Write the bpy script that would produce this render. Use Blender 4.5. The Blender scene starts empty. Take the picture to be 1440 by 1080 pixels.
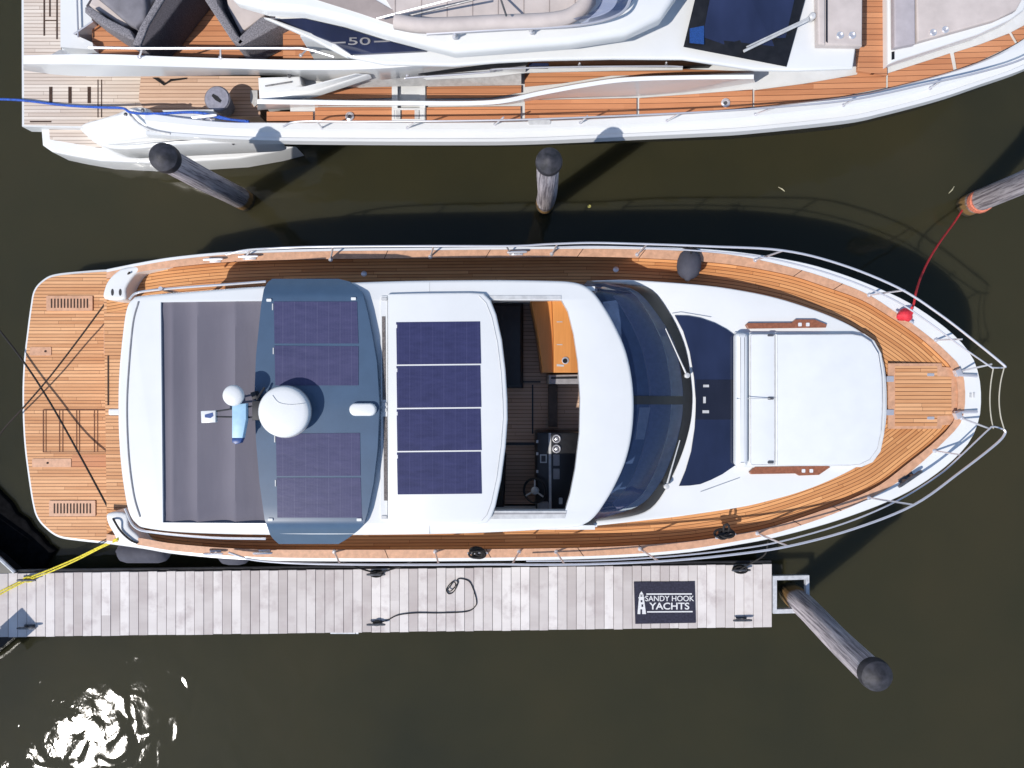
import bpy, math, random
from mathutils import Vector, Matrix, geometry
random.seed(7)
R = math.radians
sc = bpy.context.scene
# ------------------------------------------------------------------ camera, sky, sun, exposure
CAMH = 13.0
cam_d = bpy.data.cameras.new('camera'); cam = bpy.data.objects.new('camera', cam_d)
sc.collection.objects.link(cam); cam.location = (0, 0, CAMH); cam.rotation_euler = (0, 0, 0)
cam_d.sensor_width = 36; cam_d.lens = 25; cam_d.clip_end = 3000; cam_d.clip_start = .1
sc.camera = cam
SUN_EL, SUN_AZ = R(52), R(40.5)          # shadows fall towards +x +y at 40.5 degrees
world = bpy.data.worlds.new('World'); sc.world = world; world.use_nodes = True
wn = world.node_tree.nodes; wl = world.node_tree.links
sky = wn.new('ShaderNodeTexSky'); sky.sky_type = 'NISHITA'; sky.sun_disc = False
sky.sun_elevation = SUN_EL; sky.sun_rotation = R(270 - 40.5)
sky.air_density = 1.0; sky.dust_density = .4; sky.ozone_density = 2.0
wl.new(sky.outputs[0], wn['Background'].inputs[0]); wn['Background'].inputs[1].default_value = .145
sun_d = bpy.data.lights.new('sun', 'SUN'); sun_d.energy = 4.0; sun_d.angle = R(.5); sun_d.color = (1, .95, .88)
sun = bpy.data.objects.new('sun', sun_d); sc.collection.objects.link(sun)
sdir = Vector((math.cos(SUN_EL)*math.cos(SUN_AZ), math.cos(SUN_EL)*math.sin(SUN_AZ), -math.sin(SUN_EL)))
sun.rotation_euler = sdir.to_track_quat('-Z', 'Y').to_euler(); sun.location = (-30, -25, 40)
sc.view_settings.view_transform = 'Standard'; sc.view_settings.look = 'None'
sc.view_settings.exposure = 0.0; sc.view_settings.gamma = 1

# ------------------------------------------------------------------ materials
def nmat(name):
    m = bpy.data.materials.new(name); m.use_nodes = True
    nt = m.node_tree; b = nt.nodes['Principled BSDF']
    return m, nt, b
def mth(nt, op, a, b=None, c=None):
    n = nt.nodes.new('ShaderNodeMath'); n.operation = op
    for i, v in enumerate((a, b, c)):
        if v is None: continue
        if isinstance(v, (int, float)): n.inputs[i].default_value = v
        else: nt.links.new(v, n.inputs[i])
    return n.outputs[0]
def noise(nt, vec, scale, detail=3, rough=.55, dist=0):
    n = nt.nodes.new('ShaderNodeTexNoise'); n.inputs['Scale'].default_value = scale
    n.inputs['Detail'].default_value = detail; n.inputs['Roughness'].default_value = rough
    n.inputs['Distortion'].default_value = dist
    if vec is not None: nt.links.new(vec, n.inputs['Vector'])
    return n.outputs['Fac']
def ramp(nt, fac, stops):
    n = nt.nodes.new('ShaderNodeValToRGB'); nt.links.new(fac, n.inputs[0])
    e = n.color_ramp.elements
    while len(e) < len(stops): e.new(.5)
    for el, (p, c) in zip(e, stops):
        el.position = p; el.color = (*c, 1) if len(c) == 3 else c
    return n.outputs[0]
def mixc(nt, f, a, b, mode='MIX'):
    n = nt.nodes.new('ShaderNodeMix'); n.data_type = 'RGBA'; n.blend_type = mode
    for i, v in ((0, f), (6, a), (7, b)):
        if isinstance(v, (int, float)): n.inputs[i].default_value = v
        elif isinstance(v, tuple): n.inputs[i].default_value = (*v, 1)
        else: nt.links.new(v, n.inputs[i])
    return n.outputs[2]
def bump(nt, b, h, strength=.3, dist=.01):
    n = nt.nodes.new('ShaderNodeBump'); n.inputs['Strength'].default_value = strength
    n.inputs['Distance'].default_value = dist; nt.links.new(h, n.inputs['Height'])
    nt.links.new(n.outputs[0], b.inputs['Normal'])
def geo(nt):
    return nt.nodes.new('ShaderNodeNewGeometry').outputs['Position']
def mapv(nt, vec, scale):
    n = nt.nodes.new('ShaderNodeMapping'); n.inputs['Scale'].default_value = scale
    nt.links.new(vec, n.inputs['Vector']); return n.outputs[0]
def simple(name, col, rough=.4, metal=0, var=.06, scale=6, coat=0, bmp=0, bscale=60, spec=.5):
    m, nt, b = nmat(name)
    p = geo(nt); f = noise(nt, p, scale, 4)
    lo = tuple(c*(1-var*2) for c in col); hi = tuple(min(1, c*(1+var)) for c in col)
    nt.links.new(ramp(nt, f, [(.3, lo), (.7, hi)]), b.inputs['Base Color'])
    b.inputs['Roughness'].default_value = rough; b.inputs['Metallic'].default_value = metal
    b.inputs['Coat Weight'].default_value = coat; b.inputs['Specular IOR Level'].default_value = spec
    if bmp: bump(nt, b, noise(nt, p, bscale, 4), bmp, .004)
    return m
def planked(name, lo, hi, seam, pitch=.055, seamw=.1, blen=1.9, rough=.6, stain=None, joints=True, gloss=.3):
    """boards along U, across V (UV in metres): caulk seams, butt joints, board to board tone, grain"""
    m, nt, b = nmat(name)
    uvn = nt.nodes.new('ShaderNodeUVMap').outputs[0]
    sp = nt.nodes.new('ShaderNodeSeparateXYZ'); nt.links.new(uvn, sp.inputs[0])
    u, v = sp.outputs[0], sp.outputs[1]
    vi = mth(nt, 'DIVIDE', v, pitch); idx = mth(nt, 'FLOOR', vi); fr = mth(nt, 'SUBTRACT', vi, idx)
    w1 = nt.nodes.new('ShaderNodeTexWhiteNoise'); w1.noise_dimensions = '1D'; nt.links.new(idx, w1.inputs['W'])
    uo = mth(nt, 'ADD', mth(nt, 'DIVIDE', u, blen), mth(nt, 'MULTIPLY', w1.outputs[0], 7.3))
    ui = mth(nt, 'FLOOR', uo); ufr = mth(nt, 'SUBTRACT', uo, ui)
    w2 = nt.nodes.new('ShaderNodeTexWhiteNoise'); w2.noise_dimensions = '2D'
    cb = nt.nodes.new('ShaderNodeCombineXYZ'); nt.links.new(idx, cb.inputs[0]); nt.links.new(ui, cb.inputs[1])
    nt.links.new(cb.outputs[0], w2.inputs['Vector'])
    cg = nt.nodes.new('ShaderNodeCombineXYZ')
    nt.links.new(mth(nt, 'MULTIPLY', u, 1.6), cg.inputs[0]); nt.links.new(mth(nt, 'MULTIPLY', v, 45), cg.inputs[1])
    nt.links.new(mth(nt, 'MULTIPLY', w2.outputs[0], 20), cg.inputs[2])
    g = noise(nt, cg.outputs[0], 1.5, 5, .6)
    big = noise(nt, geo(nt), .9, 4, .6)
    t = mth(nt, 'ADD', mth(nt, 'ADD', mth(nt, 'MULTIPLY', w2.outputs[0], .42), mth(nt, 'MULTIPLY', g, .55)), mth(nt, 'MULTIPLY', big, .3))
    col = ramp(nt, t, [(.3, lo), (.95, hi)])
    if stain:
        s = noise(nt, geo(nt), 2.6, 5, .65)
        col = mixc(nt, ramp(nt, s, [(.5, (0, 0, 0)), (.68, (.7, .7, .7))]), col, stain)
    e = mth(nt, 'LESS_THAN', fr, seamw)
    if joints:
        j = mth(nt, 'LESS_THAN', ufr, .004/blen); e = mth(nt, 'MAXIMUM', e, j)
    col = mixc(nt, e, col, seam)
    nt.links.new(col, b.inputs['Base Color']); b.inputs['Roughness'].default_value = rough
    b.inputs['Specular IOR Level'].default_value = gloss
    bump(nt, b, mth(nt, 'SUBTRACT', mth(nt, 'MULTIPLY', g, .4), e), .35, .004)
    return m
M = {}
M['white'] = simple('white_gelcoat', (.74, .745, .74), .3, 0, .015, 2, .3)
M['white2'] = simple('white_moulding', (.68, .69, .69), .4, 0, .03, 5)
M['navy'] = simple('navy_gelcoat', (.012, .014, .022), .18, 0, .1, 3, .5)
M['slate'] = simple('slate_blue_paint', (.055, .098, .165), .33, 0, .05, 3, .25)
M['teak'] = planked('teak_deck', (.50, .22, .09), (.80, .45, .23), (.13, .05, .022), .058, .15)
M['teakbow'] = planked('teak_foredeck', (.42, .165, .055), (.72, .37, .155), (.13, .042, .012), .050, .16, 1.5)
M['teakplain'] = simple('teak_cap', (.60, .33, .20), .5, 0, .10, 14)
M['teakred'] = planked('teak_orange', (.42, .165, .075), (.62, .285, .14), (.10, .03, .012), .085, .08, 3, joints=False)
M['teakgrey'] = planked('teak_weathered', (.52, .42, .35), (.74, .66, .58), (.22, .15, .11), .062, .13, 2.2)
M['teaktan'] = planked('teak_pale', (.50, .32, .22), (.70, .50, .37), (.20, .10, .06), .062, .13, 2.2)
M['dark'] = simple('teak_interior', (.10, .065, .045), .5, 0, .2, 9)
M['varnish'] = planked('varnished_wood', (.50, .19, .05), (.70, .30, .09), (.55, .23, .07), .3, .02, 4, .3, joints=False)
M['chrome'] = simple('stainless_steel', (.70, .69, .72), .3, .55, .03, 5)
M['black'] = simple('black_plastic', (.012, .012, .014), .35, 0, .2, 10)
M['shadeblk'] = simple('painted_water_shade', (.006, .006, .007), .95, 0, .3, 9, spec=.05)  # matt black, colour of the painted shade on the water by the gusset
M['rubber'] = simple('dark_rubber', (.03, .03, .035), .6, 0, .2, 10)
M['slot'] = simple('dark_recess', (.05, .022, .012), .8, 0, .2, 10)
M['grey'] = simple('grey_plastic', (.30, .29, .30), .45, 0, .1, 12)
M['brush'] = simple('brush_seal', (.17, .15, .145), .9, 0, .3, 60)
M['lgrey'] = simple('light_grey_trim', (.55, .55, .55), .4, 0, .1, 12)
M['dash'] = simple('dash_leather', (.20, .185, .27), .6, 0, .1, 20, bmp=.2)
M['dashband'] = simple('dash_vent_band', (.78, .84, .86), .5, 0, .1, 10)
M['seatblue'] = simple('saloon_navy_fabric', (.06, .10, .20), .7, 0, .2, 6)
M['cush'] = simple('white_vinyl', (.73, .745, .755), .5, 0, .02, 3, bmp=.12, bscale=8)
M['beige'] = simple('beige_cushion', (.56, .49, .46), .8, 0, .06, 4, bmp=.25, bscale=90)
M['taupe'] = simple('taupe_cushion', (.36, .30, .28), .8, 0, .08, 4, bmp=.25, bscale=90)
M['seatgrey'] = simple('grey_outdoor_cushion', (.20, .19, .21), .8, 0, .12, 5, bmp=.3, bscale=30)
M['red'] = simple('red_rope', (.62, .03, .035), .7, 0, .2, 40, bmp=.5, bscale=120)
M['redcloth'] = simple('red_cloth', (.75, .03, .05), .7, 0, .15, 20, bmp=.6, bscale=30)
M['blue'] = simple('blue_rope', (.02, .10, .50), .7, 0, .3, 40, bmp=.5, bscale=120)
M['yellow'] = simple('yellow_rope', (.75, .62, .04), .7, 0, .3, 40, bmp=.5, bscale=120)
M['ropeblk'] = simple('black_rope', (.016, .014, .014), .8, 0, .3, 60, bmp=.6, bscale=120)
M['ropedk'] = simple('dark_brown_rope', (.03, .02, .015), .85, 0, .3, 60, bmp=.6, bscale=120)
M['galv'] = simple('galvanised_steel', (.16, .16, .17), .45, .7, .25, 20)
M['galvw'] = simple('pale_galvanised_steel', (.62, .63, .66), .45, .2, .12, 14)
M['fender'] = simple('fender_grey', (.075, .075, .095), .7, 0, .1, 6, spec=.2)
M['pcap'] = simple('pile_cap', (.036, .034, .042), .65, 0, .35, 11, bmp=.3, bscale=25)
M['tub'] = simple('tub_fabric', (.27, .27, .33), .7, 0, .12, 20, bmp=.2)
M['mat'] = simple('mat_fabric', (.028, .027, .05), .9, 0, .25, 30, bmp=.5, bscale=200)
M['print'] = simple('mat_lettering', (.72, .72, .73), .8, 0, .1, 80)
M['bluelens'] = simple('blue_emblem', (.02, .07, .25), .4, 0, .2, 60)
M['antblue'] = simple('pale_blue_plastic', (.36, .57, .74), .45, 0, .06, 10)
M['leaf'] = simple('floating_leaf', (.45, .42, .12), .7, 0, .3, 30)
M['twig'] = simple('floating_reed', (.55, .52, .36), .8, 0, .2, 30)
def canopy_mat():
    m, nt, b = nmat('awning_fabric'); p = geo(nt)
    f = noise(nt, mapv(nt, p, (1.5, .5, 1)), 1.2, 3, .5, .2)
    fine = noise(nt, mapv(nt, p, (240, 240, 1)), 1, 2)
    c = ramp(nt, f, [(.3, (.150, .143, .170)), (.75, (.188, .178, .205))])
    c = mixc(nt, mth(nt, 'MULTIPLY', fine, .35), c, (.12, .10, .14))
    nt.links.new(c, b.inputs['Base Color']); b.inputs['Roughness'].default_value = .85; b.inputs['Specular IOR Level'].default_value = .2
    bump(nt, b, noise(nt, mapv(nt, p, (5, 1.0, 1)), 1, 2, .5, .3), .25, .03); return m
M['canopy'] = canopy_mat()
def solar_mat(name, c0, c1, line):
    m, nt, b = nmat(name); p = geo(nt)
    sp = nt.nodes.new('ShaderNodeSeparateXYZ'); nt.links.new(p, sp.inputs[0])
    gx = mth(nt, 'LESS_THAN', mth(nt, 'FRACT', mth(nt, 'MULTIPLY', sp.outputs[0], 1/.021)), .22)
    gy = mth(nt, 'LESS_THAN', mth(nt, 'FRACT', mth(nt, 'MULTIPLY', sp.outputs[1], 1/.017)), .22)
    cx = mth(nt, 'LESS_THAN', mth(nt, 'FRACT', mth(nt, 'MULTIPLY', sp.outputs[0], 1/.156)), .03)
    g = mth(nt, 'MAXIMUM', gx, gy)
    f = noise(nt, mapv(nt, p, (1, 3, 1)), 4, 6, .7)
    c = ramp(nt, f, [(.3, c0), (.75, c1)])
    c = mixc(nt, mth(nt, 'MULTIPLY', g, .30), c, line)
    c = mixc(nt, mth(nt, 'MULTIPLY', cx, .5), c, line)
    nt.links.new(c, b.inputs['Base Color']); b.inputs['Roughness'].default_value = .35; b.inputs['Specular IOR Level'].default_value = .25
    bump(nt, b, f, .15, .01); return m
M['solar'] = solar_mat('solar_cells', (.018, .021, .070), (.036, .039, .115), (.085, .088, .18))
M['solarh'] = solar_mat('solar_cells_dusty', (.036, .038, .098), (.064, .062, .14), (.13, .13, .21))
def glass(name, tint, gl=.05, film=None):
    m, nt, b = nmat(name); o = nt.nodes['Material Output']; nt.nodes.remove(b)
    t = nt.nodes.new('ShaderNodeBsdfTransparent'); t.inputs[0].default_value = (*tint, 1)
    g = nt.nodes.new('ShaderNodeBsdfGlossy'); g.inputs['Roughness'].default_value = gl
    fr = nt.nodes.new('ShaderNodeFresnel'); fr.inputs[0].default_value = 1.5
    mx = nt.nodes.new('ShaderNodeMixShader')
    nt.links.new(fr.outputs[0], mx.inputs[0]); nt.links.new(t.outputs[0], mx.inputs[1]); nt.links.new(g.outputs[0], mx.inputs[2])
    if film:
        d = nt.nodes.new('ShaderNodeBsdfDiffuse'); d.inputs[0].default_value = (*film, 1)
        m2 = nt.nodes.new('ShaderNodeMixShader'); m2.inputs[0].default_value = .32
        nt.links.new(mx.outputs[0], m2.inputs[1]); nt.links.new(d.outputs[0], m2.inputs[2]); mx = m2
    nt.links.new(mx.outputs[0], o.inputs[0]); return m
M['glass'] = glass('tinted_glass', (.74, .82, .90), film=(.04, .075, .19))
M['clear'] = glass('side_glass', (.75, .78, .78))
M['screen'] = glass('blue_screen', (.40, .46, .66))
def darkglass(name, c):
    m, nt, b = nmat(name); p = geo(nt)
    f = noise(nt, mapv(nt, p, (1.2, .6, 1)), 1.3, 3)
    nt.links.new(ramp(nt, f, [(.35, c), (.7, tuple(x*1.7 for x in c))]), b.inputs['Base Color'])
    b.inputs['Roughness'].default_value = .08; b.inputs['Coat Weight'].default_value = .4; return m
M['hatch'] = darkglass('hatch_glass', (.012, .017, .042))
M['hatch2'] = darkglass('hatch_glass_black', (.010, .011, .020))
M['navyglass'] = darkglass('navy_glass', (.016, .022, .055))
def wicker_mat(name, a, c):
    m, nt, b = nmat(name); p = geo(nt)
    f = noise(nt, p, 55, 3, .7)
    nt.links.new(ramp(nt, f, [(.35, a), (.65, c)]), b.inputs['Base Color']); b.inputs['Roughness'].default_value = .8
    bump(nt, b, f, .8, .01); return m
M['wicker'] = wicker_mat('grey_wicker', (.09, .085, .095), (.32, .30, .32))
M['wickerdk'] = wicker_mat('dark_wicker', (.03, .026, .032), (.085, .075, .085))
def pile_mat():
    m, nt, b = nmat('weathered_pile'); tc = nt.nodes.new('ShaderNodeTexCoord').outputs['Object']
    f = noise(nt, mapv(nt, tc, (9, 9, .55)), 1.6, 6, .7, .3); f2 = noise(nt, mapv(nt, tc, (34, 34, 1.2)), 1, 4, .7)
    c = ramp(nt, f, [(.25, (.28, .24, .25)), (.5, (.56, .50, .52)), (.78, (.76, .70, .69))])
    c = mixc(nt, ramp(nt, f2, [(.47, (0, 0, 0)), (.60, (.85, .85, .85))]), c, (.15, .125, .14))
    sp = nt.nodes.new('ShaderNodeSeparateXYZ'); nt.links.new(tc, sp.inputs[0])
    wz = mth(nt, 'ADD', mth(nt, 'SUBTRACT', sp.outputs[2], 1.0), mth(nt, 'MULTIPLY', f2, .2))
    a = ramp(nt, wz, [(.42, (1, 1, 1)), (.50, (0, 0, 0))])
    c = mixc(nt, a, c, (.30, .17, .06))
    a2 = ramp(nt, wz, [(.20, (1, 1, 1)), (.28, (0, 0, 0))])
    c = mixc(nt, a2, c, (.05, .04, .02))
    nt.links.new(c, b.inputs['Base Color']); b.inputs['Roughness'].default_value = .85
    bump(nt, b, mth(nt, 'ADD', f, f2), .7, .03); return m
M['pile'] = pile_mat()
M['dock'] = planked('dock_board', (.43, .38, .365), (.78, .735, .71), (.60, .56, .56), 1.0, .0, 50, .8, joints=False, gloss=.15, stain=(.46, .40, .39))
M['beam'] = simple('dock_beam', (.20, .17, .16), .85, 0, .25, 8, bmp=.4, bscale=20)
def water_mat():
    m, nt, b = nmat('marina_water'); p = geo(nt)
    big = noise(nt, p, .16, 4, .6)
    col = ramp(nt, big, [(.3, (.025, .0255, .0155)), (.5, (.034, .032, .017)), (.7, (.041, .036, .0185))])
    nt.links.new(col, b.inputs['Base Color']); b.inputs['Roughness'].default_value = .2; b.inputs['IOR'].default_value = 1.33
    b.subsurface_method = 'BURLEY' if hasattr(b, 'subsurface_method') else None
    b.inputs['Subsurface Weight'].default_value = .85; b.inputs['Subsurface Radius'].default_value = (1, .9, .6); b.inputs['Subsurface Scale'].default_value = .35
    h1 = noise(nt, mapv(nt, p, (1.1, 1, 1)), 1.9, 1, .4, .5)
    h2 = noise(nt, mapv(nt, p, (1.3, 1, 1)), 6.5, 2, .5, .6)
    h3 = noise(nt, p, .5, 1, .4)
    patch = ramp(nt, noise(nt, p, .30, 3, .6), [(.42, (.15, .15, .15)), (.60, (1, 1, 1))])
    h = mth(nt, 'ADD', mth(nt, 'ADD', h1, mth(nt, 'MULTIPLY', mth(nt, 'MULTIPLY', h2, .12), patch)), mth(nt, 'MULTIPLY', h3, 1.2))
    b.inputs['Specular IOR Level'].default_value = 0
    bn = nt.nodes.new('ShaderNodeBump'); bn.inputs['Strength'].default_value = 1; bn.inputs['Distance'].default_value = .0135; nt.links.new(h, bn.inputs['Height'])
    gl = nt.nodes.new('ShaderNodeBsdfAnisotropic'); gl.distribution = 'BECKMANN'; gl.inputs['Roughness'].default_value = .09
    nt.links.new(bn.outputs[0], gl.inputs['Normal']); fr = nt.nodes.new('ShaderNodeFresnel'); fr.inputs[0].default_value = 1.33; nt.links.new(bn.outputs[0], fr.inputs['Normal'])
    mx = nt.nodes.new('ShaderNodeMixShader'); nt.links.new(fr.outputs[0], mx.inputs[0]); nt.links.new(b.outputs[0], mx.inputs[1]); nt.links.new(gl.outputs[0], mx.inputs[2])
    nt.links.new(mx.outputs[0], nt.nodes['Material Output'].inputs[0]); return m
M['water'] = water_mat()

# ------------------------------------------------------------------ geometry helpers
def W(px, py, z): return Vector(((px-720)*(CAMH-z)/1000, (540-py)*(CAMH-z)/1000, z))
def Wl(pts, z): return [W(x, y, z(x) if callable(z) else z) for x, y in pts]
def interp(tab):
    def f(x):
        if x <= tab[0][0]: return tab[0][1]
        for (a, b), (c, d) in zip(tab, tab[1:]):
            if x <= c: return b + (d-b)*(x-a)/(c-a)
        return tab[-1][1]
    return f
def cr(pts, n=8, closed=False):
    P = [Vector(p) for p in pts]; L = len(P); out = []
    for i in range(L if closed else L-1):
        if closed: a, b, c, d = P[i-1], P[i], P[(i+1) % L], P[(i+2) % L]
        else:
            b, c = P[i], P[i+1]; a = P[i-1] if i else b*2-c; d = P[i+2] if i+2 < L else c*2-b
        for k in range(n):
            t = k/n
            out.append(.5*((2*b)+(c-a)*t+(2*a-5*b+4*c-d)*t*t+(3*b-a-3*c+d)*t**3))
    if not closed: out.append(P[-1].copy())
    return out
def resamp(P, n):
    d = [0]
    for a, b in zip(P, P[1:]): d.append(d[-1]+(b-a).length)
    out = []; j = 0
    for k in range(n):
        s = d[-1]*k/(n-1)
        while j < len(d)-2 and d[j+1] < s: j += 1
        t = (s-d[j])/max(1e-9, d[j+1]-d[j]); out.append(P[j].lerp(P[j+1], min(1, max(0, t))))
    return out
def rrect(x0, y0, x1, y1, r, k=4):
    out = []
    for cx, cy, a in ((x1-r, y1-r, 0), (x0+r, y1-r, 90), (x0+r, y0+r, 180), (x1-r, y0+r, 270)):
        for i in range(k+1):
            t = R(a+90*i/k); out.append((cx+r*math.cos(t), cy+r*math.sin(t)))
    return out
def area2(L): return sum(a.x*b.y-b.x*a.y for a, b in zip(L, L[1:]+L[:1]))
def inset(L, d):
    s = 1 if area2(L) > 0 else -1; n = len(L); out = []
    for i in range(n):
        e1 = (L[i]-L[i-1]).to_2d(); e2 = (L[(i+1) % n]-L[i]).to_2d()
        if e1.length < 1e-9: e1 = e2
        if e2.length < 1e-9: e2 = e1
        e1.normalize(); e2.normalize()
        nn = Vector((-e1.y-e2.y, e1.x+e2.x))
        if nn.length < 1e-6: nn = Vector((-e1.y, e1.x))
        nn.normalize(); c = max(.45, nn.dot(Vector((-e1.y, e1.x))))
        out.append(Vector((L[i].x+nn.x*s*d/c, L[i].y+nn.y*s*d/c, L[i].z)))
    return out
class G:                       # a growing mesh: verts, faces, one uv per vert
    def __init__(s): s.v = []; s.f = []; s.uv = []
    def add(s, V, F, uv=None):
        o = len(s.v); s.v += [Vector(p) for p in V]; s.f += [tuple(i+o for i in f) for f in F]
        s.uv += list(uv) if uv else [(p[0], p[1]) for p in V]; return s
    def slab(s, L, th, bev=.0, holes=(), steps=2, swap=False):
        """solid plate: L is its top outline (world, own z), th its thickness, bev a rounded top edge"""
        L = list(L)
        if area2(L) < 0: L = L[::-1]
        n = len(L); rings = [[p-Vector((0, 0, th)) for p in L]]
        if bev:
            for k in range(steps+1):
                a = math.pi/2*k/steps; r = inset(L, bev*(1-math.cos(a)))
                rings.append([Vector((p.x, p.y, p.z-bev*(1-math.sin(a)))) for p in r])
        else: rings.append(L)
        V = [p for r in rings for p in r]; F = []
        for k in range(len(rings)-1):
            for i in range(n):
                j = (i+1) % n; F.append((k*n+i, k*n+j, (k+1)*n+j, (k+1)*n+i))
        H = []
        for h in holes:
            h = list(h); H.append(h); o = len(V); m = len(h)
            V += h; V += [p-Vector((0, 0, th)) for p in h]
            for i in range(m): j = (i+1) % m; F.append((o+i, o+j, o+m+j, o+m+i))
        base = (len(rings)-1)*n; idx = list(range(base, base+n)); o = len(rings)*n; bidx = list(range(n))
        for h in H: idx += list(range(o, o+len(h))); bidx += list(range(o+len(h), o+2*len(h))); o += 2*len(h)
        polys = [[Vector((p.x, p.y, 0)) for p in rings[-1]]]+[[Vector((p.x, p.y, 0)) for p in h] for h in H]
        for t in geometry.tessellate_polygon(polys):
            F.append(tuple(idx[i] for i in t)); F.append(tuple(bidx[i] for i in t))
        uv = [((p.y, p.x) if swap else (p.x, p.y)) for p in V]
        return s.add(V, F, uv)
    def plate(s, pts, z, th=.02, bev=0, **k): return s.slab(Wl(pts, z), th, bev, **k)
    def box(s, c, d, rz=0, bev=0):
        x, y, z = d; ca, sa = math.cos(rz), math.sin(rz)
        L = [Vector((c[0]+a*ca-b*sa, c[1]+a*sa+b*ca, c[2]+z/2)) for a, b in ((-x/2, -y/2), (x/2, -y/2), (x/2, y/2), (-x/2, y/2))]
        return s.slab(L, z, bev)
    def grid(s, rows, uv=None):
        n = len(rows[0]); V = [p for r in rows for p in r]; F = []
        for i in range(len(rows)-1):
            for j in range(n-1): F.append((i*n+j, i*n+j+1, (i+1)*n+j+1, (i+1)*n+j))
        return s.add(V, F, uv)
    def tube(s, P, r, n=8, closed=False, caps=True):
        P = [Vector(p) for p in P]; m = len(P); V = []; F = []; up = None
        for i in range(m):
            a = P[i-1] if (i or closed) else P[0]; b = P[(i+1) % m] if (i < m-1 or closed) else P[-1]
            t = (b-a).normalized() if (b-a).length > 1e-9 else Vector((0, 0, 1))
            if up is None: up = Vector((0, 0, 1)) if abs(t.z) < .9 else Vector((1, 0, 0))
            u = up-t*up.dot(t)
            u.normalize(); up = u; w = t.cross(u); rr = r[i] if isinstance(r, (list, tuple)) else r
            for k in range(n):
                an = 2*math.pi*k/n; V.append(P[i]+u*rr*math.cos(an)+w*rr*math.sin(an))
        for i in range(m if closed else m-1):
            for k in range(n):
                i2 = (i+1) % m; F.append((i*n+k, i*n+(k+1) % n, i2*n+(k+1) % n, i2*n+k))
        if caps and not closed: F += [tuple(range(n)), tuple(range((m-1)*n, m*n))]
        return s.add(V, F)
    def lathe(s, c, prof, n=32, ax=None):
        V = []; F = []; q = Vector((0, 0, 1)).rotation_difference(Vector(ax)) if ax else None
        for r, z in prof:
            for k in range(n):
                a = 2*math.pi*k/n; p = Vector((r*math.cos(a), r*math.sin(a), z))
                if q: p = q @ p
                V.append(Vector(c)+p)
        for i in range(len(prof)-1):
            for k in range(n): F.append((i*n+k, i*n+(k+1) % n, (i+1)*n+(k+1) % n, (i+1)*n+k))
        F += [tuple(range(n)), tuple(range((len(prof)-1)*n, len(prof)*n))]
        return s.add(V, F)
WL = {}
def tag(o, label=None, cat=None, group=None, kind=None):
    for k, v in (('label', label), ('category', cat), ('group', group), ('kind', kind)):
        if v: o[k] = v
    return o
def thing(name, loc, label, cat, group=None):
    o = bpy.data.objects.new(name, None); o.empty_display_size = .2; sc.collection.objects.link(o)
    o.location = loc; WL[o.name] = Vector(loc); return tag(o, label, cat, group)
def obj(name, g, mat, parent=None, smooth=False, label=None):
    import bmesh
    lo = Vector((min(p.x for p in g.v), min(p.y for p in g.v), min(p.z for p in g.v)))
    hi = Vector((max(p.x for p in g.v), max(p.y for p in g.v), max(p.z for p in g.v)))
    org = Vector(((lo.x+hi.x)/2, (lo.y+hi.y)/2, lo.z))
    me = bpy.data.meshes.new(name); me.from_pydata([p-org for p in g.v], [], g.f)
    l = me.uv_layers.new(name='UVMap')
    for i, lp in enumerate(me.loops): l.data[i].uv = g.uv[lp.vertex_index]
    bm = bmesh.new(); bm.from_mesh(me); bmesh.ops.recalc_face_normals(bm, faces=bm.faces); bm.to_mesh(me); bm.free()
    if smooth:
        for p in me.polygons: p.use_smooth = True
        try: me.set_sharp_from_angle(angle=R(38))
        except Exception: pass
    me.materials.append(M[mat] if isinstance(mat, str) else mat)
    o = bpy.data.objects.new(name, me); sc.collection.objects.link(o); WL[o.name] = org
    if parent: o.parent = parent; o.location = org-WL[parent.name]
    else: o.location = org
    if label: o['label'] = label
    return o
def copy_tree(o, parent=None):
    c = o.copy(); sc.collection.objects.link(c)
    if parent: c.parent = parent
    for ch in list(o.children): copy_tree(ch, c)
    return c
def text(s, size, loc, mat, name, parent, xscale=1, z=.002, shear=0, bold=0):
    cu = bpy.data.curves.new(name, 'FONT'); cu.body = s; cu.size = size; cu.align_x = 'CENTER'; cu.align_y = 'CENTER'
    cu.extrude = z; cu.offset = bold; cu.shear = shear
    t = bpy.data.objects.new('tmp', cu); sc.collection.objects.link(t)
    dg = bpy.context.evaluated_depsgraph_get(); me = bpy.data.meshes.new_from_object(t.evaluated_get(dg))
    bpy.data.objects.remove(t)
    me.transform(Matrix.Diagonal((xscale, 1, 1, 1))); me.name = name
    me.materials.clear(); me.materials.append(M[mat])
    o = bpy.data.objects.new(name, me); sc.collection.objects.link(o)
    o.parent = parent; o.location = Vector(loc)-WL[parent.name]; WL[o.name] = Vector(loc); return o

# ------------------------------------------------------------------ water
g = G(); g.add([(-900, -900, 0), (900, -900, 0), (900, 900, 0), (-900, 900, 0)], [(0, 1, 2, 3)])
tag(obj('water', g, 'water'), kind='structure')

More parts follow.
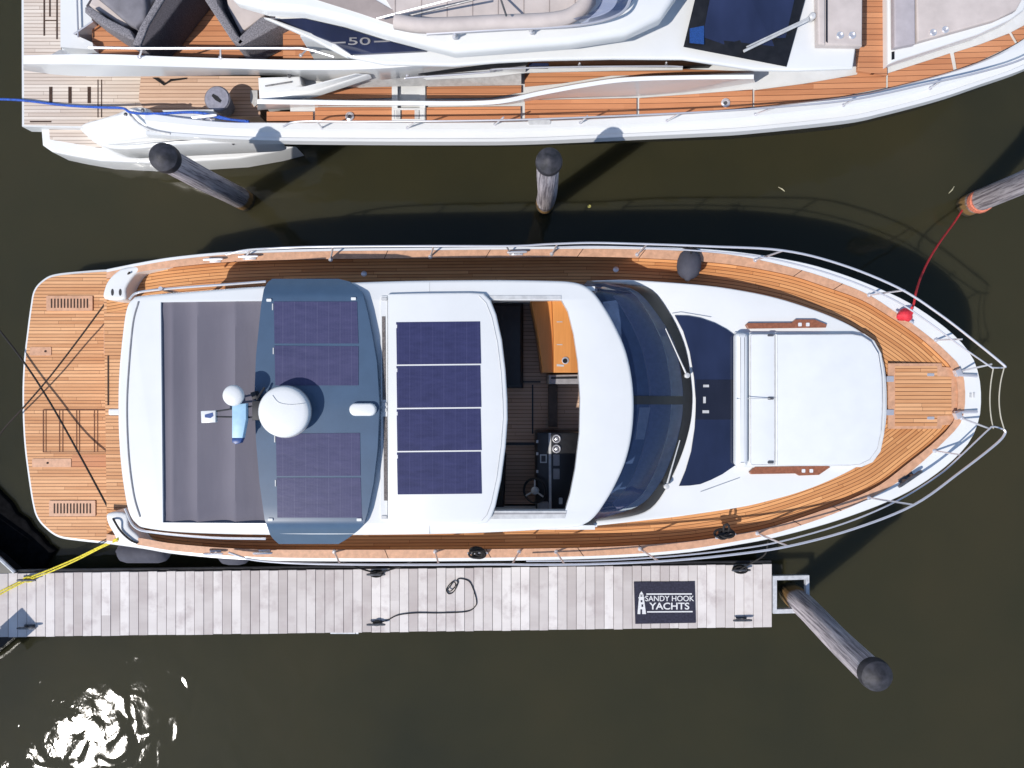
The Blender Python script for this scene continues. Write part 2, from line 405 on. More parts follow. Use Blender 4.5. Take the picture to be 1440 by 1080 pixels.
# ================================================================== MAIN YACHT
Y = thing('motor_yacht', W(700, 567, 0),
          'white motor yacht with slate blue solar arch and open sunroof, moored beside the pier', 'yacht')
zs = interp([(150, 1.72), (250, 1.95), (350, 2.05), (600, 2.1), (850, 2.15), (1100, 2.3), (1380, 2.45)])
dz = interp([(150, .30), (800, .32), (950, .28), (1100, .15), (1250, .07), (1380, .05)])
zd = lambda x: zs(x)-dz(x)
S = [(150, 379), (200, 369), (250, 361), (330, 354), (450, 350), (600, 348.5), (720, 347.5), (850, 346.5), (960, 349), (1040, 355), (1123, 368.5),
     (1179, 384), (1234, 405), (1282, 428), (1332, 463), (1362, 494), (1375, 522), (1379.5, 556), (1376, 592), (1359, 627), (1318, 665), (1262, 699),
     (1179, 731), (1096, 754), (1040, 765), (960, 777), (850, 784.5), (700, 788), (500, 789), (350, 787), (250, 779), (200, 771), (150, 764)]
C1 = [(150, 383), (200, 373), (250, 365), (330, 357.5), (450, 353.5), (600, 352), (720, 351), (850, 350), (960, 353), (1038, 360), (1115, 377),
      (1165, 392), (1218, 413), (1256, 437), (1302, 470), (1334, 498), (1352, 520), (1357, 556), (1352, 592), (1330, 618), (1288, 657), (1240, 692),
      (1168, 724), (1092, 749), (1038, 760.5), (960, 773), (850, 781), (700, 784), (500, 785), (350, 783), (250, 775), (200, 767), (150, 760)]
C2 = [(150, 392), (200, 382), (250, 375), (330, 368), (450, 364.5), (600, 363), (720, 362), (850, 361.5), (960, 366), (1036, 373), (1110, 387),
      (1160, 403), (1210, 421), (1246, 442), (1290, 472), (1322, 500), (1341, 522), (1347, 556), (1342, 590), (1318, 618), (1276, 652), (1230, 686),
      (1160, 716), (1088, 740), (1036, 751), (960, 762), (850, 769), (700, 772), (500, 773), (350, 772), (250, 765), (200, 757), (150, 751)]
def zcurve(pts, zf, n=7):
    P = cr([(x, y, 0) for x, y in pts], n); return [W(p.x, p.y, zf(p.x)) for p in P]
N = 180
sS = resamp(zcurve(S, zs), N); sC1 = resamp(zcurve(C1, lambda x: zs(x)+.005), N); sC2 = resamp(zcurve(C2, zs), N)
sD0 = resamp(zcurve(C2, zd), N)
# hull shell
YC = W(700, 567.5, 2.1).y
def wl_pt(p, fy, bx, z):
    t = max(0, min(1, (p.x-.5)/6.2)); return Vector((p.x-bx*t*t, YC+(p.y-YC)*(fy-.16*t), z))
rub = [Vector((p.x*1.0, p.y, p.z-.16)) for p in sS]
mid = [wl_pt(p, .985, .25, .75) for p in sS]; low = [wl_pt(p, .95, .75, .05) for p in sS]; bot = [wl_pt(p, .9, 1.0, -.5) for p in sS]
g = G(); g.grid([rub, mid, low, bot])
tr = [mid[0], mid[-1], low[-1], low[0]]; g.add(tr, [(0, 1, 2, 3)]); g.add([low[0], low[-1], bot[-1], bot[0]], [(0, 1, 2, 3)])
hull = obj('hull', g, 'navy', Y, True)
outs = inset(sS, -.012)
g = G(); g.grid([sC1, sS, [p+Vector((0, 0, -.02)) for p in outs], [p+Vector((0, 0, -.16)) for p in outs], rub])
obj('gunwale', g, 'white', Y, True)
g = G(); g.grid([[p+Vector((0, 0, .006)) for p in sC1], [p+Vector((0, 0, .006)) for p in sC2], sD0])
obj('bulwark_cap', g, 'teakplain', Y)
# teak side decks and foredeck: boards sprung along the bulwark
TR = [(150, 440), (250, 425), (500, 412), (700, 410), (860, 405), (983, 408), (1039, 415), (1094, 427), (1150, 444), (1192, 462), (1216, 480), (1230, 500),
      (1238, 520), (1240, 556), (1238, 592), (1228, 620), (1204, 645), (1165, 668), (1123, 684), (1082, 696), (1040, 705), (960, 716), (850, 728), (700, 735), (500, 738), (250, 730), (150, 715)]
sDi = resamp(zcurve(TR, zd), N)
def deck_strip(name, A, B, mat, nv=8):
    A2 = [p.to_2d() for p in A]; u = [0]
    for a, b in zip(A, A[1:]): u.append(u[-1]+(b-a).length)
    rows = []; uv = []
    for k in range(nv+1):
        row = [a.lerp(b, k/nv) for a, b in zip(A, B)]; rows.append(row)
        for i, p in enumerate(row):
            q = p.to_2d(); best = 1e9
            for j in range(max(0, i-40), min(len(A2)-1, i+40)):
                a, b = A2[j], A2[j+1]; ab = b-a; t = max(0, min(1, (q-a).dot(ab)/max(1e-9, ab.length_squared)))
                d = (a+ab*t-q).length
                if d < best: best = d; bu = u[j]+t*(u[j+1]-u[j])
            uv.append((bu, best))
    g = G(); g.grid(rows, uv); return obj(name, g, mat, Y)
deck_strip('side_deck', sD0, sDi, 'teakbow')
# swim platform
PF = [(176, 377), (150, 378.5), (120, 380.5), (78, 385), (60, 393), (47, 408), (42, 432), (37, 470), (33, 505), (31, 545), (31.5, 590), (34, 630), (39, 670), (45, 708),
      (51, 728), (63, 743), (82, 756), (110, 761), (150, 765), (176, 767)]
g = G(); g.slab([p for p in zcurve(PF, lambda x: .56, 5)], .22, .02); plat = obj('swim_platform', g, 'white2', Y, True)
PT = inset(zcurve(PF, lambda x: .56, 5), .045)
g = G(); g.slab([p+Vector((0, 0, .012)) for p in PT], .018); obj('platform_teak', g, 'teak', plat)
def grille(x0, y0, x1, y1, z, n):
    g = G(); g.plate(rrect(x0, y0, x1, y1, 1), z+.022, .02); o = obj('vent_grille', g, 'teakplain', Y)
    s_ = G(); w = (x1-x0-10)/n
    for i in range(n):
        xa = x0+5+i*w+w*.3; s_.plate([(xa, y0+4), (xa+w*.42, y0+4), (xa+w*.42, y1-4), (xa, y1-4)], z+.026, .003)
    obj('vent_slot', s_, 'slot', o)
grille(65, 416, 130, 437, .572, 12); grille(69, 704, 134, 726, .572, 12)
def frame(pts, w, z, mat, name, par, th=.008):
    P = Wl(pts, z); I = inset(P, w); g = G()
    for i in range(len(P)):
        j = (i+1) % len(P); g.slab([P[i], P[j], I[j], I[i]], th)
    return obj(name, g, mat, par)
g = G(); g.plate([(61, 576), (160, 576), (160, 636), (61, 636)], .578, .004); ph = obj('platform_hatch', g, 'teak', Y)
g = G()
for x0, y0, x1, y1 in ((61, 575.5, 160, 576.8), (61, 635, 160, 636.3), (60, 576, 61.5, 636), (64, 577, 65, 635), (83, 577, 84.2, 635), (87.5, 577, 88.7, 635), (107, 577, 108.2, 635), (111, 577, 112.2, 635), (132, 577, 133.2, 635), (136.5, 577, 137.7, 635), (157.5, 577, 158.7, 635)):
    g.plate([(x0, y0), (x1, y0), (x1, y1), (x0, y1)], .584, .004)
obj('hatch_seam', g, simple('teak_seam', (.17, .065, .03), .8), ph)
for x0, y0, x1, y1 in ((42, 488, 72, 500), (45, 645, 100, 657)):
    g = G(); g.plate(rrect(x0, y0, x1, y1, 1.5), .583, .008); pl = obj('locker_lid', g, 'teakplain', Y)
    g = G(); g.lathe(W(x0+22, (y0+y1)/2, .583), [(.02, 0), (.02, .006), (.012, .008)], 10); obj('latch', g, 'slot', pl)
for x0, y0, x1, y1 in ((146, 457, 150, 498), (153, 470, 157, 575), (155, 635, 160, 670)):
    g = G(); g.plate([(x0, y0), (x1, y0), (x1, y1), (x0, y1)], .592, .02); obj('platform_trim', g, 'teakplain', Y)
g = G(); g.plate([(101, 640), (160, 640), (160, 657), (101, 657)], .580, .005); obj('step_inlay', g, 'teakred', Y)
# quarters and cockpit
for pts, hl in (([(146.5, 420), (147, 404), (154, 391), (166, 380.5), (178, 376), (238, 367), (240, 371), (225, 376), (196, 382), (184, 393), (177, 406), (175, 421)], [(158, 411), (169, 411)]),
            ([(151, 722), (151, 736), (160, 752), (166, 763), (190, 768), (240, 779), (245, 775), (228, 768), (205, 764), (193, 752), (181, 740), (177, 722)], [])):
    P = cr([(x, y, 0) for x, y in pts], 4, True); g = G(); g.slab([W(p.x, p.y, 1.83) for p in P], .6, .035, steps=3); q = obj('quarter_moulding', g, 'white', Y, True)
    for x, y in hl:
        c = W(x, y, 1.833); g = G(); g.slab([c+Vector((.022*math.cos(a), .055*math.sin(a), 0)) for a in [k*math.pi/8 for k in range(16)]], .004); obj('fairlead', g, 'rubber', q)
g = G(); g.plate([(146, 421), (300, 421), (300, 720), (150, 720)], 1.32, .9); obj('cockpit_sole', g, 'teak', Y)
g = G(); g.plate([(151, 500), (153, 500), (153, 570), (151, 570)], 1.327, .005); obj('cockpit_seam', g, 'slot', Y)
g = G(); g.plate(rrect(152, 575, 172, 584, 2), 1.9, .5, .02); obj('transom_post', g, 'white', Y)
# deckhouse: side walls with windows, cabin sole
yt, yb = 1.33, -2.0
xa, xb = W(200, 0, 3.2).x, W(838, 0, 3.2).x
for y in (yt, yb):
    g = G(); g.box(((xa+1.6+xb)/2, y, 1.95), (xb-xa-1.6, .06, .9)); g.box(((xa+1.6+xb)/2, y, 3.0), (xb-xa-1.6, .06, .18))
    for x in (xa+1.63, -2.4, xb-.03): g.box((x, y, 2.65), (.16, .05, .55))
    wl_ = obj('cabin_side', g, 'white', Y)
    g = G(); g.box(((xa+1.7-2.4)/2, y, 2.65), (-2.4-xa-1.85, .012, .5)); obj('side_window', g, 'clear', wl_)
    g = G(); g.box(((xb-2.4)/2, y, 2.65), (xb+2.4-.25, .012, .5)); obj('side_window', g, 'clear', wl_)
for x, y in ((xa+.2, yt), (xa+.2, yb)):
    g = G(); g.tube([(x, y, 1.3), (x, y, 3.1)], .03); obj('awning_post', g, 'chrome', Y, True)
g = G(); g.slab([Vector((xa+1.0, yb, 1.15)), Vector((xb+.9, yb, 1.15)), Vector((xb+.9, yt, 1.15)), Vector((xa+1.0, yt, 1.15))], .1); obj('saloon_sole', g, 'teaktan', Y)
# roof
RF = [(200, 415), (285, 408), (372, 402), (540, 395), (680, 393), (770, 394), (805, 396), (824, 402), (838, 414), (852, 434), (865, 457), (880, 491), (889, 530), (892, 570),
      (889, 612), (880, 650), (865, 684), (851, 708), (838, 726), (824, 737), (800, 743), (680, 750), (540, 753), (372, 753), (260, 750), (205, 744), (190, 737), (180, 722),
      (173, 690), (167, 640), (164.5, 580), (166, 520), (172, 460), (177, 432), (185, 420)]
ZR = 3.2
roofL = [W(p.x, p.y, ZR) for p in cr([(x, y, 0) for x, y in RF], 5, True)]
hole1 = Wl([(226, 425), (376, 423), (378, 736), (229, 735)], ZR)
hole2 = Wl([(640, 422), (790, 422), (799, 438), (807, 470), (813, 510), (816, 560), (815, 610), (809, 660), (802, 695), (795, 718), (640, 718)], ZR)
g = G(); g.slab(roofL, .13, .05, holes=(hole1, hole2), steps=3); roof = obj('roof', g, 'white', Y, True)
g = G(); g.tube(cr([W(195, 424, ZR+.002), W(187, 455, ZR+.002), W(181, 520, ZR+.002), W(178.5, 575, ZR+.002), W(181, 640, ZR+.002), W(188, 695, ZR+.002), W(197, 727, ZR+.002)], 6), .012, 6); obj('roof_groove', g, 'grey', roof, True)
g = G(); g.tube(cr([W(182, 421, 3.05), W(196, 411, 3.05), W(250, 405, 3.05), W(320, 400, 3.05), W(374, 396, 3.05)], 5), .018, 6); obj('grab_rail', g, 'chrome', roof, True); g = G(); g.tube(cr([W(176, 715, 3.05), W(190, 741, 3.05), W(220, 749, 3.05), W(300, 756, 3.05), W(374, 757.5, 3.05)], 5), .018, 6)
obj('grab_rail', g, 'chrome', roof, True)
# awning
rows = []; uv = []
crest = [224, 241, 277, 330, 384]
for j in range(41):
    y = 422+j*(739-422)/40; row = []
    for i in range(61):
        x = 224+i*(384-224)/60
        k = max(q for q in range(4) if crest[q] <= x+1e-6); t = (x-crest[k])/(crest[k+1]-crest[k])
        amp = (.03, .07, .075, .08)[k]; e = min(1, min(j, 40-j)/5)
        z = ZR-.022-amp*(1-(1-t)**1.6)*(.55+.45*e)*(1-t**7) + .008*math.sin(j*1.3+x*.05)*(1-e)
        row.append(W(x, y, z))
    rows.append(row)
g = G(); g.grid(rows); obj('awning', g, 'canopy', Y, True)
# slate arch
AL = interp([(392, 383), (397, 376), (407, 371), (430, 367), (500, 360), (560, 357.5), (620, 360), (680, 365), (730, 372), (755, 381), (765, 392)])
AR = interp([(392, 476), (396, 492), (404, 503), (413, 510), (440, 517), (470, 523), (510, 530), (570, 533.5), (630, 531), (680, 525), (720, 517), (738, 511), (747, 503), (758, 488), (765, 476)])
AZ = interp([(392, 3.16), (402, 3.24), (412, 3.30), (416, 3.315), (430, 3.32), (570, 3.345), (722, 3.32), (735, 3.31), (741, 3.28), (765, 3.06)])
ys = [392, 393.5, 396, 399, 402, 407, 412, 415, 418, 425]+[430+i*10 for i in range(29)]+[722, 730, 735, 738, 741, 746, 752, 758, 762, 764, 765]
rows = []; rim = []
for y in ys:
    a, b = AL(y), AR(y); rows.append([W(a+(b-a)*i/12, y, AZ(y)) for i in range(13)])
g = G(); g.grid(rows)
edge = rows[0]+[r[-1] for r in rows[1:]]+rows[-1][::-1][1:]+[r[0] for r in rows[::-1]][1:]
g.grid([edge, [p+Vector((0, 0, -.10)) for p in edge]]); arch = obj('solar_arch', g, 'slate', Y, True)
for pts in ([(385, 424), (502, 424), (504, 483), (386, 483)], [(386, 486), (504, 487), (504, 542), (387, 542)],
            [(388, 610), (506, 609), (507, 669), (389, 669.5)], [(389, 672), (507, 672), (509, 728), (390, 728)]):
    g = G(); g.slab([W(x, y, AZ(y)+.006) for x, y in pts], .012); sp_ = obj('solar_panel', g, 'solarh', arch)
    g = G(); x, y = pts[0]; g.plate([(x-2.5, y+3), (x-1, y+3), (x-1, y+12), (x-2.5, y+12)], AZ(y)+.008, .01); obj('panel_clip', g, 'lgrey', sp_)
for x, y in ((497, 420), (505, 731), (380, 731), (378, 422)): g = G(); g.plate(rrect(x-3.5, y-2, x+3.5, y+2, 1), AZ(y)+.02, .03, .004); obj('nav_light', g, 'white', arch)
# radar, mast, horn
c = W(407, 578, 3.34); k = (13-3.65)/1000
g = G(); g.lathe(c, [(.20, 0), (.24, .03), (.30, .06), (.335, .11), (.345, .15), (.345, .2), (.338, .24), (.318, .262), (.27, .276), (.15, .286), (.02, .289)], 48); rad = obj('radar_dome', g, 'white', Y, True)
g = G(); g.tube([c+Vector((.346*math.cos(a*math.pi/24), .346*math.sin(a*math.pi/24), .17)) for a in range(48)], .008, 6, True); obj('dome_seam', g, 'grey', rad, True)
g = G(); mz = 3.52
g.box(W(365, 577, 3.44), (.14, .26, .2), 0, .02)
for y0, y1 in ((570, 579), (587, 586)): g.tube([W(365, y0, mz), W(330, (y0+y1)/2, mz), W(300, y1, mz)], .013, 6)
g.tube([W(372, 545, 3.45), W(362, 560, 3.5), W(360, 573, 3.45)], .015, 6); g.box(W(359, 556, 3.42), (.07, .1, .12), .3, .01)
mast = obj('antenna_mast', g, 'rubber', Y, True)
g = G(); g.tube([W(331, 572, 3.5), W(330, 557, 3.66)], .02, 8); g.lathe(W(330, 556, 3.66), [(.10, 0), (.135, .015), (.14, .04), (.13, .07), (.10, .09), (.05, .1), (.01, .102)], 32); obj('satellite_antenna', g, 'white', mast, True)
g = G(); g.slab(Wl([(326, 569), (346, 567), (346, 590), (341, 616), (326, 616)], 3.6), .09, .012); g2 = obj('horn_antenna', g, 'antblue', mast, True)
g = G(); g.slab(Wl([(326, 616.3), (341, 616.3), (338, 623), (331, 625), (326, 622)], 3.57), .09, .012); obj('antenna_tip', g, 'bluelens', g2, True)
g = G(); g.slab(Wl([(282, 578), (303, 577), (303, 594), (283, 595)], 3.56), .07, .01); ab = obj('camera_housing', g, 'white', mast, True)
g = G(); g.slab(Wl([(288, 583), (299, 580), (300, 585), (296, 588), (288, 587)], 3.563), .004); obj('emblem', g, 'bluelens', ab)
g = G(); g.slab(Wl(rrect(490.5, 567, 528.5, 585, 8.8, 6), 3.42), .1, .03, steps=3); obj('horn_cover', g, 'white', Y, True)
# sunroof
SP = [(545, 413), (600, 411.5), (660, 411), (680, 412), (690, 422), (698, 442), (706, 478), (711, 520), (713.5, 560), (714, 590), (711, 630), (705, 675), (697, 712), (691, 728), (684, 736), (660, 738), (545, 738)]
g = G(); g.slab([W(x, y, ZR+.075) for x, y in SP], .06, .03, steps=3); srf = obj('sunroof_panel', g, 'white', Y, True)
g = G(); g.tube([W(x-6.5, y+ (4 if y < 575 else -4), ZR+.077) for x, y in SP[3:15]], .006, 6); obj('panel_crease', g, 'lgrey', srf, True)
for y0, y1 in ((452.5, 512.2), (514.2, 573.2), (575.2, 633.8), (635.8, 695)):
    o_ = (y0-452)*.006
    g = G(); g.slab(Wl([(557+o_, y0+.7), (675+o_, y0-.5), (676.5+o_, y1-.8), (558+o_, y1+.5)], ZR+.082), .012); spn = obj('solar_panel', g, 'solar', srf)
    g = G(); g.plate([(557+o_, y0+4), (558.3+o_, y0+4), (558.3+o_, y0+9), (557+o_, y0+9)], ZR+.086, .003); obj('panel_clip', g, 'print', spn)
g = G(); g.plate(rrect(535, 416, 545, 731, 2), ZR+.02, .03, .006); trk = obj('sunroof_track', g, 'white2', Y)
for y0, y1, xo in ((445, 562, 0), (586, 704, 2)):
    g = G(); g.plate([(537+xo, y0), (542+xo, y0), (542.8+xo, y1), (538+xo, y1)], ZR+.026, .02); obj('track_brush', g, 'brush', trk)
for y in (418, 566, 574, 725):
    g = G(); g.plate(rrect(536, y, 544, y+5, 1.5), ZR+.035, .03, .005); obj('track_bracket', g, 'lgrey', trk)
g = G(); g.plate([(691, 718.5), (797, 718.5), (794, 729), (686, 730)], ZR+.012, .02); lt = obj('sunroof_sill', g, 'lgrey', Y)
g = G(); g.plate([(690, 721.5), (796, 721.5), (796, 723), (690, 723.5)], ZR+.016, .003); obj('sill_groove', g, 'grey', lt)
g = G(); g.plate([(686, 415.5), (789, 415.5), (789, 421), (690, 421)], ZR+.012, .02); obj('sunroof_sill', g, 'lgrey', Y)
# saloon furniture seen through the opening
g = G(); g.plate([(640, 426), (736, 426), (736, 546), (640, 546)], 1.62, .45, .05); obj('saloon_sofa', g, 'black', Y)
g = G(); g.plate([(640, 640), (712, 640), (708, 740), (640, 740)], 1.62, .45, .05); obj('saloon_sofa', g, 'black', Y)
g = G(); g.slab(Wl([(746, 420), (776, 420), (778, 470), (778, 524), (763, 524), (756, 470)], 2.08), .9, .015, swap=True); cab = obj('cabinet', g, 'varnish', Y)
g = G(); g.slab(Wl([(776.5, 419), (830, 419), (830, 524), (778.5, 524), (778.5, 470)], 2.14), .9, .015, swap=True); obj('cabinet_top', g, 'varnish', cab)
for pts in ([(783, 452), (791, 452), (791, 453.2), (783, 453.2)], [(783, 484), (791, 484), (791, 485.2), (783, 485.2)], [(783, 512), (793, 513), (793, 515.5), (783, 515)]): g = G(); g.plate(pts, 2.145, .004); obj('drawer_pull', g, 'lgrey', cab)
g = G(); g.lathe(W(795, 507, 2.14), [(.055, 0), (.055, .012), (.03, .016)], 20); kb = obj('knob', g, 'chrome', cab, True)
g = G(); g.lathe(W(794.5, 507.5, 2.157), [(.036, 0), (.036, .004)], 16); obj('knob_face', g, 'black', kb)
g = G(); g.slab(Wl([(772, 527), (840, 526), (840, 540), (772, 540)], 2.0), .9, .01); bar = obj('partition', g, 'grey', Y)
g = G(); g.slab(Wl([(775, 530), (812, 529), (812, 532.5), (775, 533)], 2.003), .004); obj('partition_slot', g, 'black', bar)
for i in range(4):
    g = G(); g.plate([(771+i*12, 541), (784+i*12, 541), (784+i*12, 600), (771+i*12, 600)], 1.3-i*.16, .1, .008); obj('companionway_step', g, 'dark', Y)
g = G(); g.plate([(748, 541), (750, 541), (750, 610), (748, 610)], 1.165, .01); g.plate([(700, 536), (760, 536), (760, 538), (700, 538)], 1.165, .01); g.plate([(705, 622), (755, 622), (755, 626), (705, 626)], 1.165, .01); obj('sole_hatch_seam', g, 'black', Y)
g = G(); g.slab(Wl(rrect(754, 608, 830, 720, 3), 1.9), .75, .03); con = obj('helm_console', g, 'black', Y, True)
g = G(); g.plate([(771.5, 609), (775, 609), (775.5, 718), (772, 718)], 1.91, .02); obj('console_trim', g, 'lgrey', con)
for y in (617, 631):
    g = G(); g.tube([W(782.5, y, 1.91)+Vector((.055*math.cos(a*math.pi/10), .055*math.sin(a*math.pi/10), .01)) for a in range(20)], .013, 6, True)
    g.lathe(W(782.5, y, 1.9), [(.03, 0), (.03, .02), (.01, .03)], 16); obj('speaker_ring', g, 'chrome', con, True)
for y0, y1 in ((639, 655), (659, 674)):
    g = G(); g.plate(rrect(778, y0, 787, y1, 1), 1.908, .02, .003); obj('switch_panel', g, 'grey', con)
frame([(759.5, 639), (769, 639), (769, 651), (759.5, 651)], .018, 1.908, 'lgrey', 'chart_display', con)
for y in (619, 636, 661): g = G(); g.plate([(754, y), (757, y), (757, y+4), (754, y+4)], 1.908, .02); obj('toggle_switch', g, 'lgrey', con)
g = G(); g.plate(rrect(786, 700, 791, 709, 1), 1.91, .02); obj('indicator_panel', g, 'lgrey', con)
wc = W(752, 690, 2.02); ax = Vector((-.45, 0, .9)).normalized(); q = Vector((0, 0, 1)).rotation_difference(ax)
g = G(); g.tube([wc+q @ Vector((.185*math.cos(a*math.pi/16), .185*math.sin(a*math.pi/16), 0)) for a in range(32)], .018, 8, True)
whl = obj('steering_wheel', g, 'black', Y, True)
g = G()
for a in (90, 210, 330): g.tube([wc, wc+q @ Vector((.18*math.cos(R(a)), .18*math.sin(R(a)), 0))], .014, 6)
g.lathe(wc-ax*.03, [(.06, 0), (.06, .04), (.03, .06)], 16, ax); obj('wheel_spokes', g, 'lgrey', whl, True)
g = G(); g.plate(rrect(756, 706, 772, 719, 3), 1.96, .1, .02); obj('throttle_lever', g, 'grey', con, True)
# windscreen
RT = [(818, 399), (838, 414), (852, 434), (865, 457), (880, 491), (889, 530), (892, 570), (889, 612), (880, 650), (865, 684), (851, 708), (838, 727)]
WB = [(880, 399.5), (905, 403), (922, 413), (938, 435), (953, 462), (965, 495), (972, 540), (973, 567), (970, 597), (960, 634), (944, 672), (926, 703), (908, 719), (880, 727), (840, 732)]
NT = 48
rT = resamp([W(p.x, p.y, 3.10) for p in cr([(x-4, y, 0) for x, y in RT], 6)], NT)
wB = resamp([W(p.x, p.y, 2.44) for p in cr([(x, y, 0) for x, y in WB], 6)], NT)
def sheet(t0, t1, dzz, n=6, bulge=.05, mull=None):
    rows = []
    for k in range(n+1):
        t = t0+(t1-t0)*k/n
        rows.append([a.lerp(b, t)+Vector((0, 0, bulge*math.sin(math.pi*t)+dzz)) for a, b in zip(rT, wB)])
    return rows
g = G(); g.grid(sheet(0, .985, 0)); ws = obj('windscreen', g, 'glass', Y, True)
fr_rows = []
for k in range(4):
    row = []
    for i, (a, b) in enumerate(zip(rT, wB)):
        s_ = i/(NT-1); e = abs(s_-.5)*2; t0 = .84-.16*max(0, e-.45)/.55; t = t0+(1.0-t0)*k/3
        row.append(a.lerp(b, t)+Vector((0, 0, .05*math.sin(math.pi*t)+.006)))
    fr_rows.append(row)
g = G(); g.grid(fr_rows); obj('windscreen_frame', g, 'black', Y, True)
rows = sheet(0, .9, .008, 8); i0 = NT//2
cA = W(888, 562.5, 3.10); cB = W(973, 563, 2.44); g = G()
g.grid([[cA.lerp(cB, t/10)+Vector((0, dy*(.06), .05*math.sin(math.pi*t/10)+.008)) for t in range(11)] for dy in (-1, 1)]); obj('windscreen_mullion', g, 'black', Y)
def under(t0, t1, z, name, mat, ya=0, yb=NT, par=None):
    a = [W(p.x, p.y, z) for p in resamp(cr([(x, y, 0) for x, y in RT], 6), NT)][ya:yb]; b = [W(p.x, p.y, z) for p in resamp(cr([(x, y, 0) for x, y in WB], 6), NT)][ya:yb]
    lo = [p.lerp(q_, t0) for p, q_ in zip(a, b)]; hi = [p.lerp(q_, t1) for p, q_ in zip(a, b)]
    g = G(); g.grid([[p-Vector((0, 0, .08)) for p in lo], lo, hi, [p-Vector((0, 0, .08)) for p in hi]]); return obj(name, g, mat, par or Y)
dsh = under(.28, .66, 2.18, 'dashboard', 'dash', 4, 44)
under(.66, .86, 2.24, 'dash_band', 'dashband', 2, 46, dsh)
under(-.3, .27, 1.7, 'front_seat', 'seatblue', 5, 43)
g = G(); g.slab(Wl([(900, 573), (915, 573), (906, 618), (894, 618)], 2.2), .03, .005); obj('chart_table', g, 'lgrey', Y)
# coachroof and foredeck
TK = [(826, 394.5), (870, 393), (900, 394), (983, 400), (1039, 407.5), (1094, 419), (1150, 437), (1192, 455), (1219, 472), (1234, 488), (1243, 508), (1247, 535), (1248, 565), (1247, 592), (1242, 616), (1230, 637),
      (1207, 656), (1165, 677), (1123, 693), (1082, 704.5), (1040, 714), (960, 726), (900, 733), (850, 738.5), (826, 741)]
tkz = interp([(820, 2.42), (950, 2.44), (1250, 2.44)])
top = zcurve(TK, tkz, 5); back = [W(p.x, p.y, 2.42) for p in cr([(x, y, 0) for x, y in WB[::-1]], 5)]
g = G(); g.slab(top+back, .75, .025, steps=3); coach = obj('coachroof', g, 'white', Y, True)
HG = [(949, 443.5), (968, 444), (985, 447), (1005, 454), (1022, 463), (1033, 471), (1034, 540), (1035, 654), (1016, 667), (1000, 675), (985, 681), (970, 683), (955, 683.5), (964, 662), (972, 635), (977, 602), (979, 567), (976, 530), (970, 495), (961, 466)]
g = G(); g.slab(Wl(HG, 2.452), .02, .006); fh = obj('foredeck_skylight', g, 'hatch', Y)
g = G(); g.slab(Wl([(979, 534), (1033, 534), (1034.5, 590), (978, 590)], 2.458), .008, .002); fl = obj('skylight_hatch', g, 'hatch2', fh)
for x0, y0, x1, y1 in ((989, 541, 997, 544.5), (989, 558, 992.5, 567), (988, 577, 997, 581)): g = G(); g.plate([(x0, y0), (x1, y0), (x1, y1), (x0, y1)], 2.468, .014); obj('hatch_hinge', g, 'lgrey', fl)
for pts, hs in (([(1049, 457), (1052, 454), (1114, 453.5), (1119, 449), (1146, 449), (1163, 456), (1162, 460.5), (1052, 462)], (1125, 1136)), ([(1054, 664), (1062, 656.5), (1165, 655), (1168, 657), (1152, 668), (1124, 669), (1119, 666), (1056, 667)], (1130, 1141))):
    g = G(); g.slab(Wl(pts, 2.49), .05, .01); hr = obj('teak_handrail', g, simple('teak_handrail_oil', (.29, .105, .055), .4, 0, .15, 30), Y)
    yy = sum(p[1] for p in pts[3:6])/3+(2.5 if hs[0] == 1125 else -5)
    for x in hs: g = G(); g.plate(rrect(x-2.5, yy, x+2.5, yy+5, 1), 2.495, .01); obj('rail_bolt', g, 'print', hr)
g = G(); g.slab(Wl(rrect(1034, 466, 1246, 682, 12, 5)[:0] or [(1034, 467), (1200, 466.5), (1216, 469), (1230, 479), (1240, 497), (1245, 530), (1246, 570), (1244, 610), (1239, 635), (1228, 650), (1212, 657), (1036, 658)], 2.475), .06, .015); obj('sunpad_base', g, 'white2', Y)
def cushion(name, pts, z, th, bev, mat='cush', n=3, par=None):
    P = [W(p.x, p.y, z) for p in cr([(x, y, 0) for x, y in pts], n, True)] if n > 1 else Wl(pts, z)
    g = G(); g.slab(P, th, bev, steps=4); return obj(name, g, mat, par or Y, True)
cushion('sunpad_bolster', rrect(1035.5, 468, 1053, 656, 5), 2.62, .14, .065, n=1)
cushion('sunpad_cushion', rrect(1054, 469, 1090.5, 655, 3), 2.535, .06, .025, n=1)
cushion('sunpad_cushion', [(1091.5, 469.5), (1198, 469), (1213, 471.5), (1226, 480), (1236, 497), (1241, 530), (1242, 567), (1240, 608), (1235, 632), (1224, 647), (1210, 654), (1195, 655.5), (1091.5, 655.5)], 2.55, .075, .03, n=1)
for y in (471, 560, 650): g = G(); g.plate(rrect(1080, y-1.5, 1088, y+2, 1), 2.555, .02); obj('pad_buckle', g, 'galv', Y)
g = G(); g.tube([W(1036, 561, 2.622), W(1090, 560, 2.54)], .006, 6); obj('pad_seam', g, 'lgrey', Y)
def piping(pts, z, par=Y): g = G(); P = [W(x, y, z) for x, y in pts]; g.tube(P, .007, 6, True); return obj('cushion_piping', g, 'lgrey', par, True)
piping(rrect(1055.5, 470.5, 1089, 653.5, 3), 2.531); piping([(1093, 471), (1198, 470.5), (1212, 473), (1224.5, 481), (1234.5, 498), (1239.5, 530), (1240.5, 567), (1238.5, 608), (1233.5, 631), (1223, 645.5), (1209, 652.5), (1195, 654), (1093, 654)], 2.544)
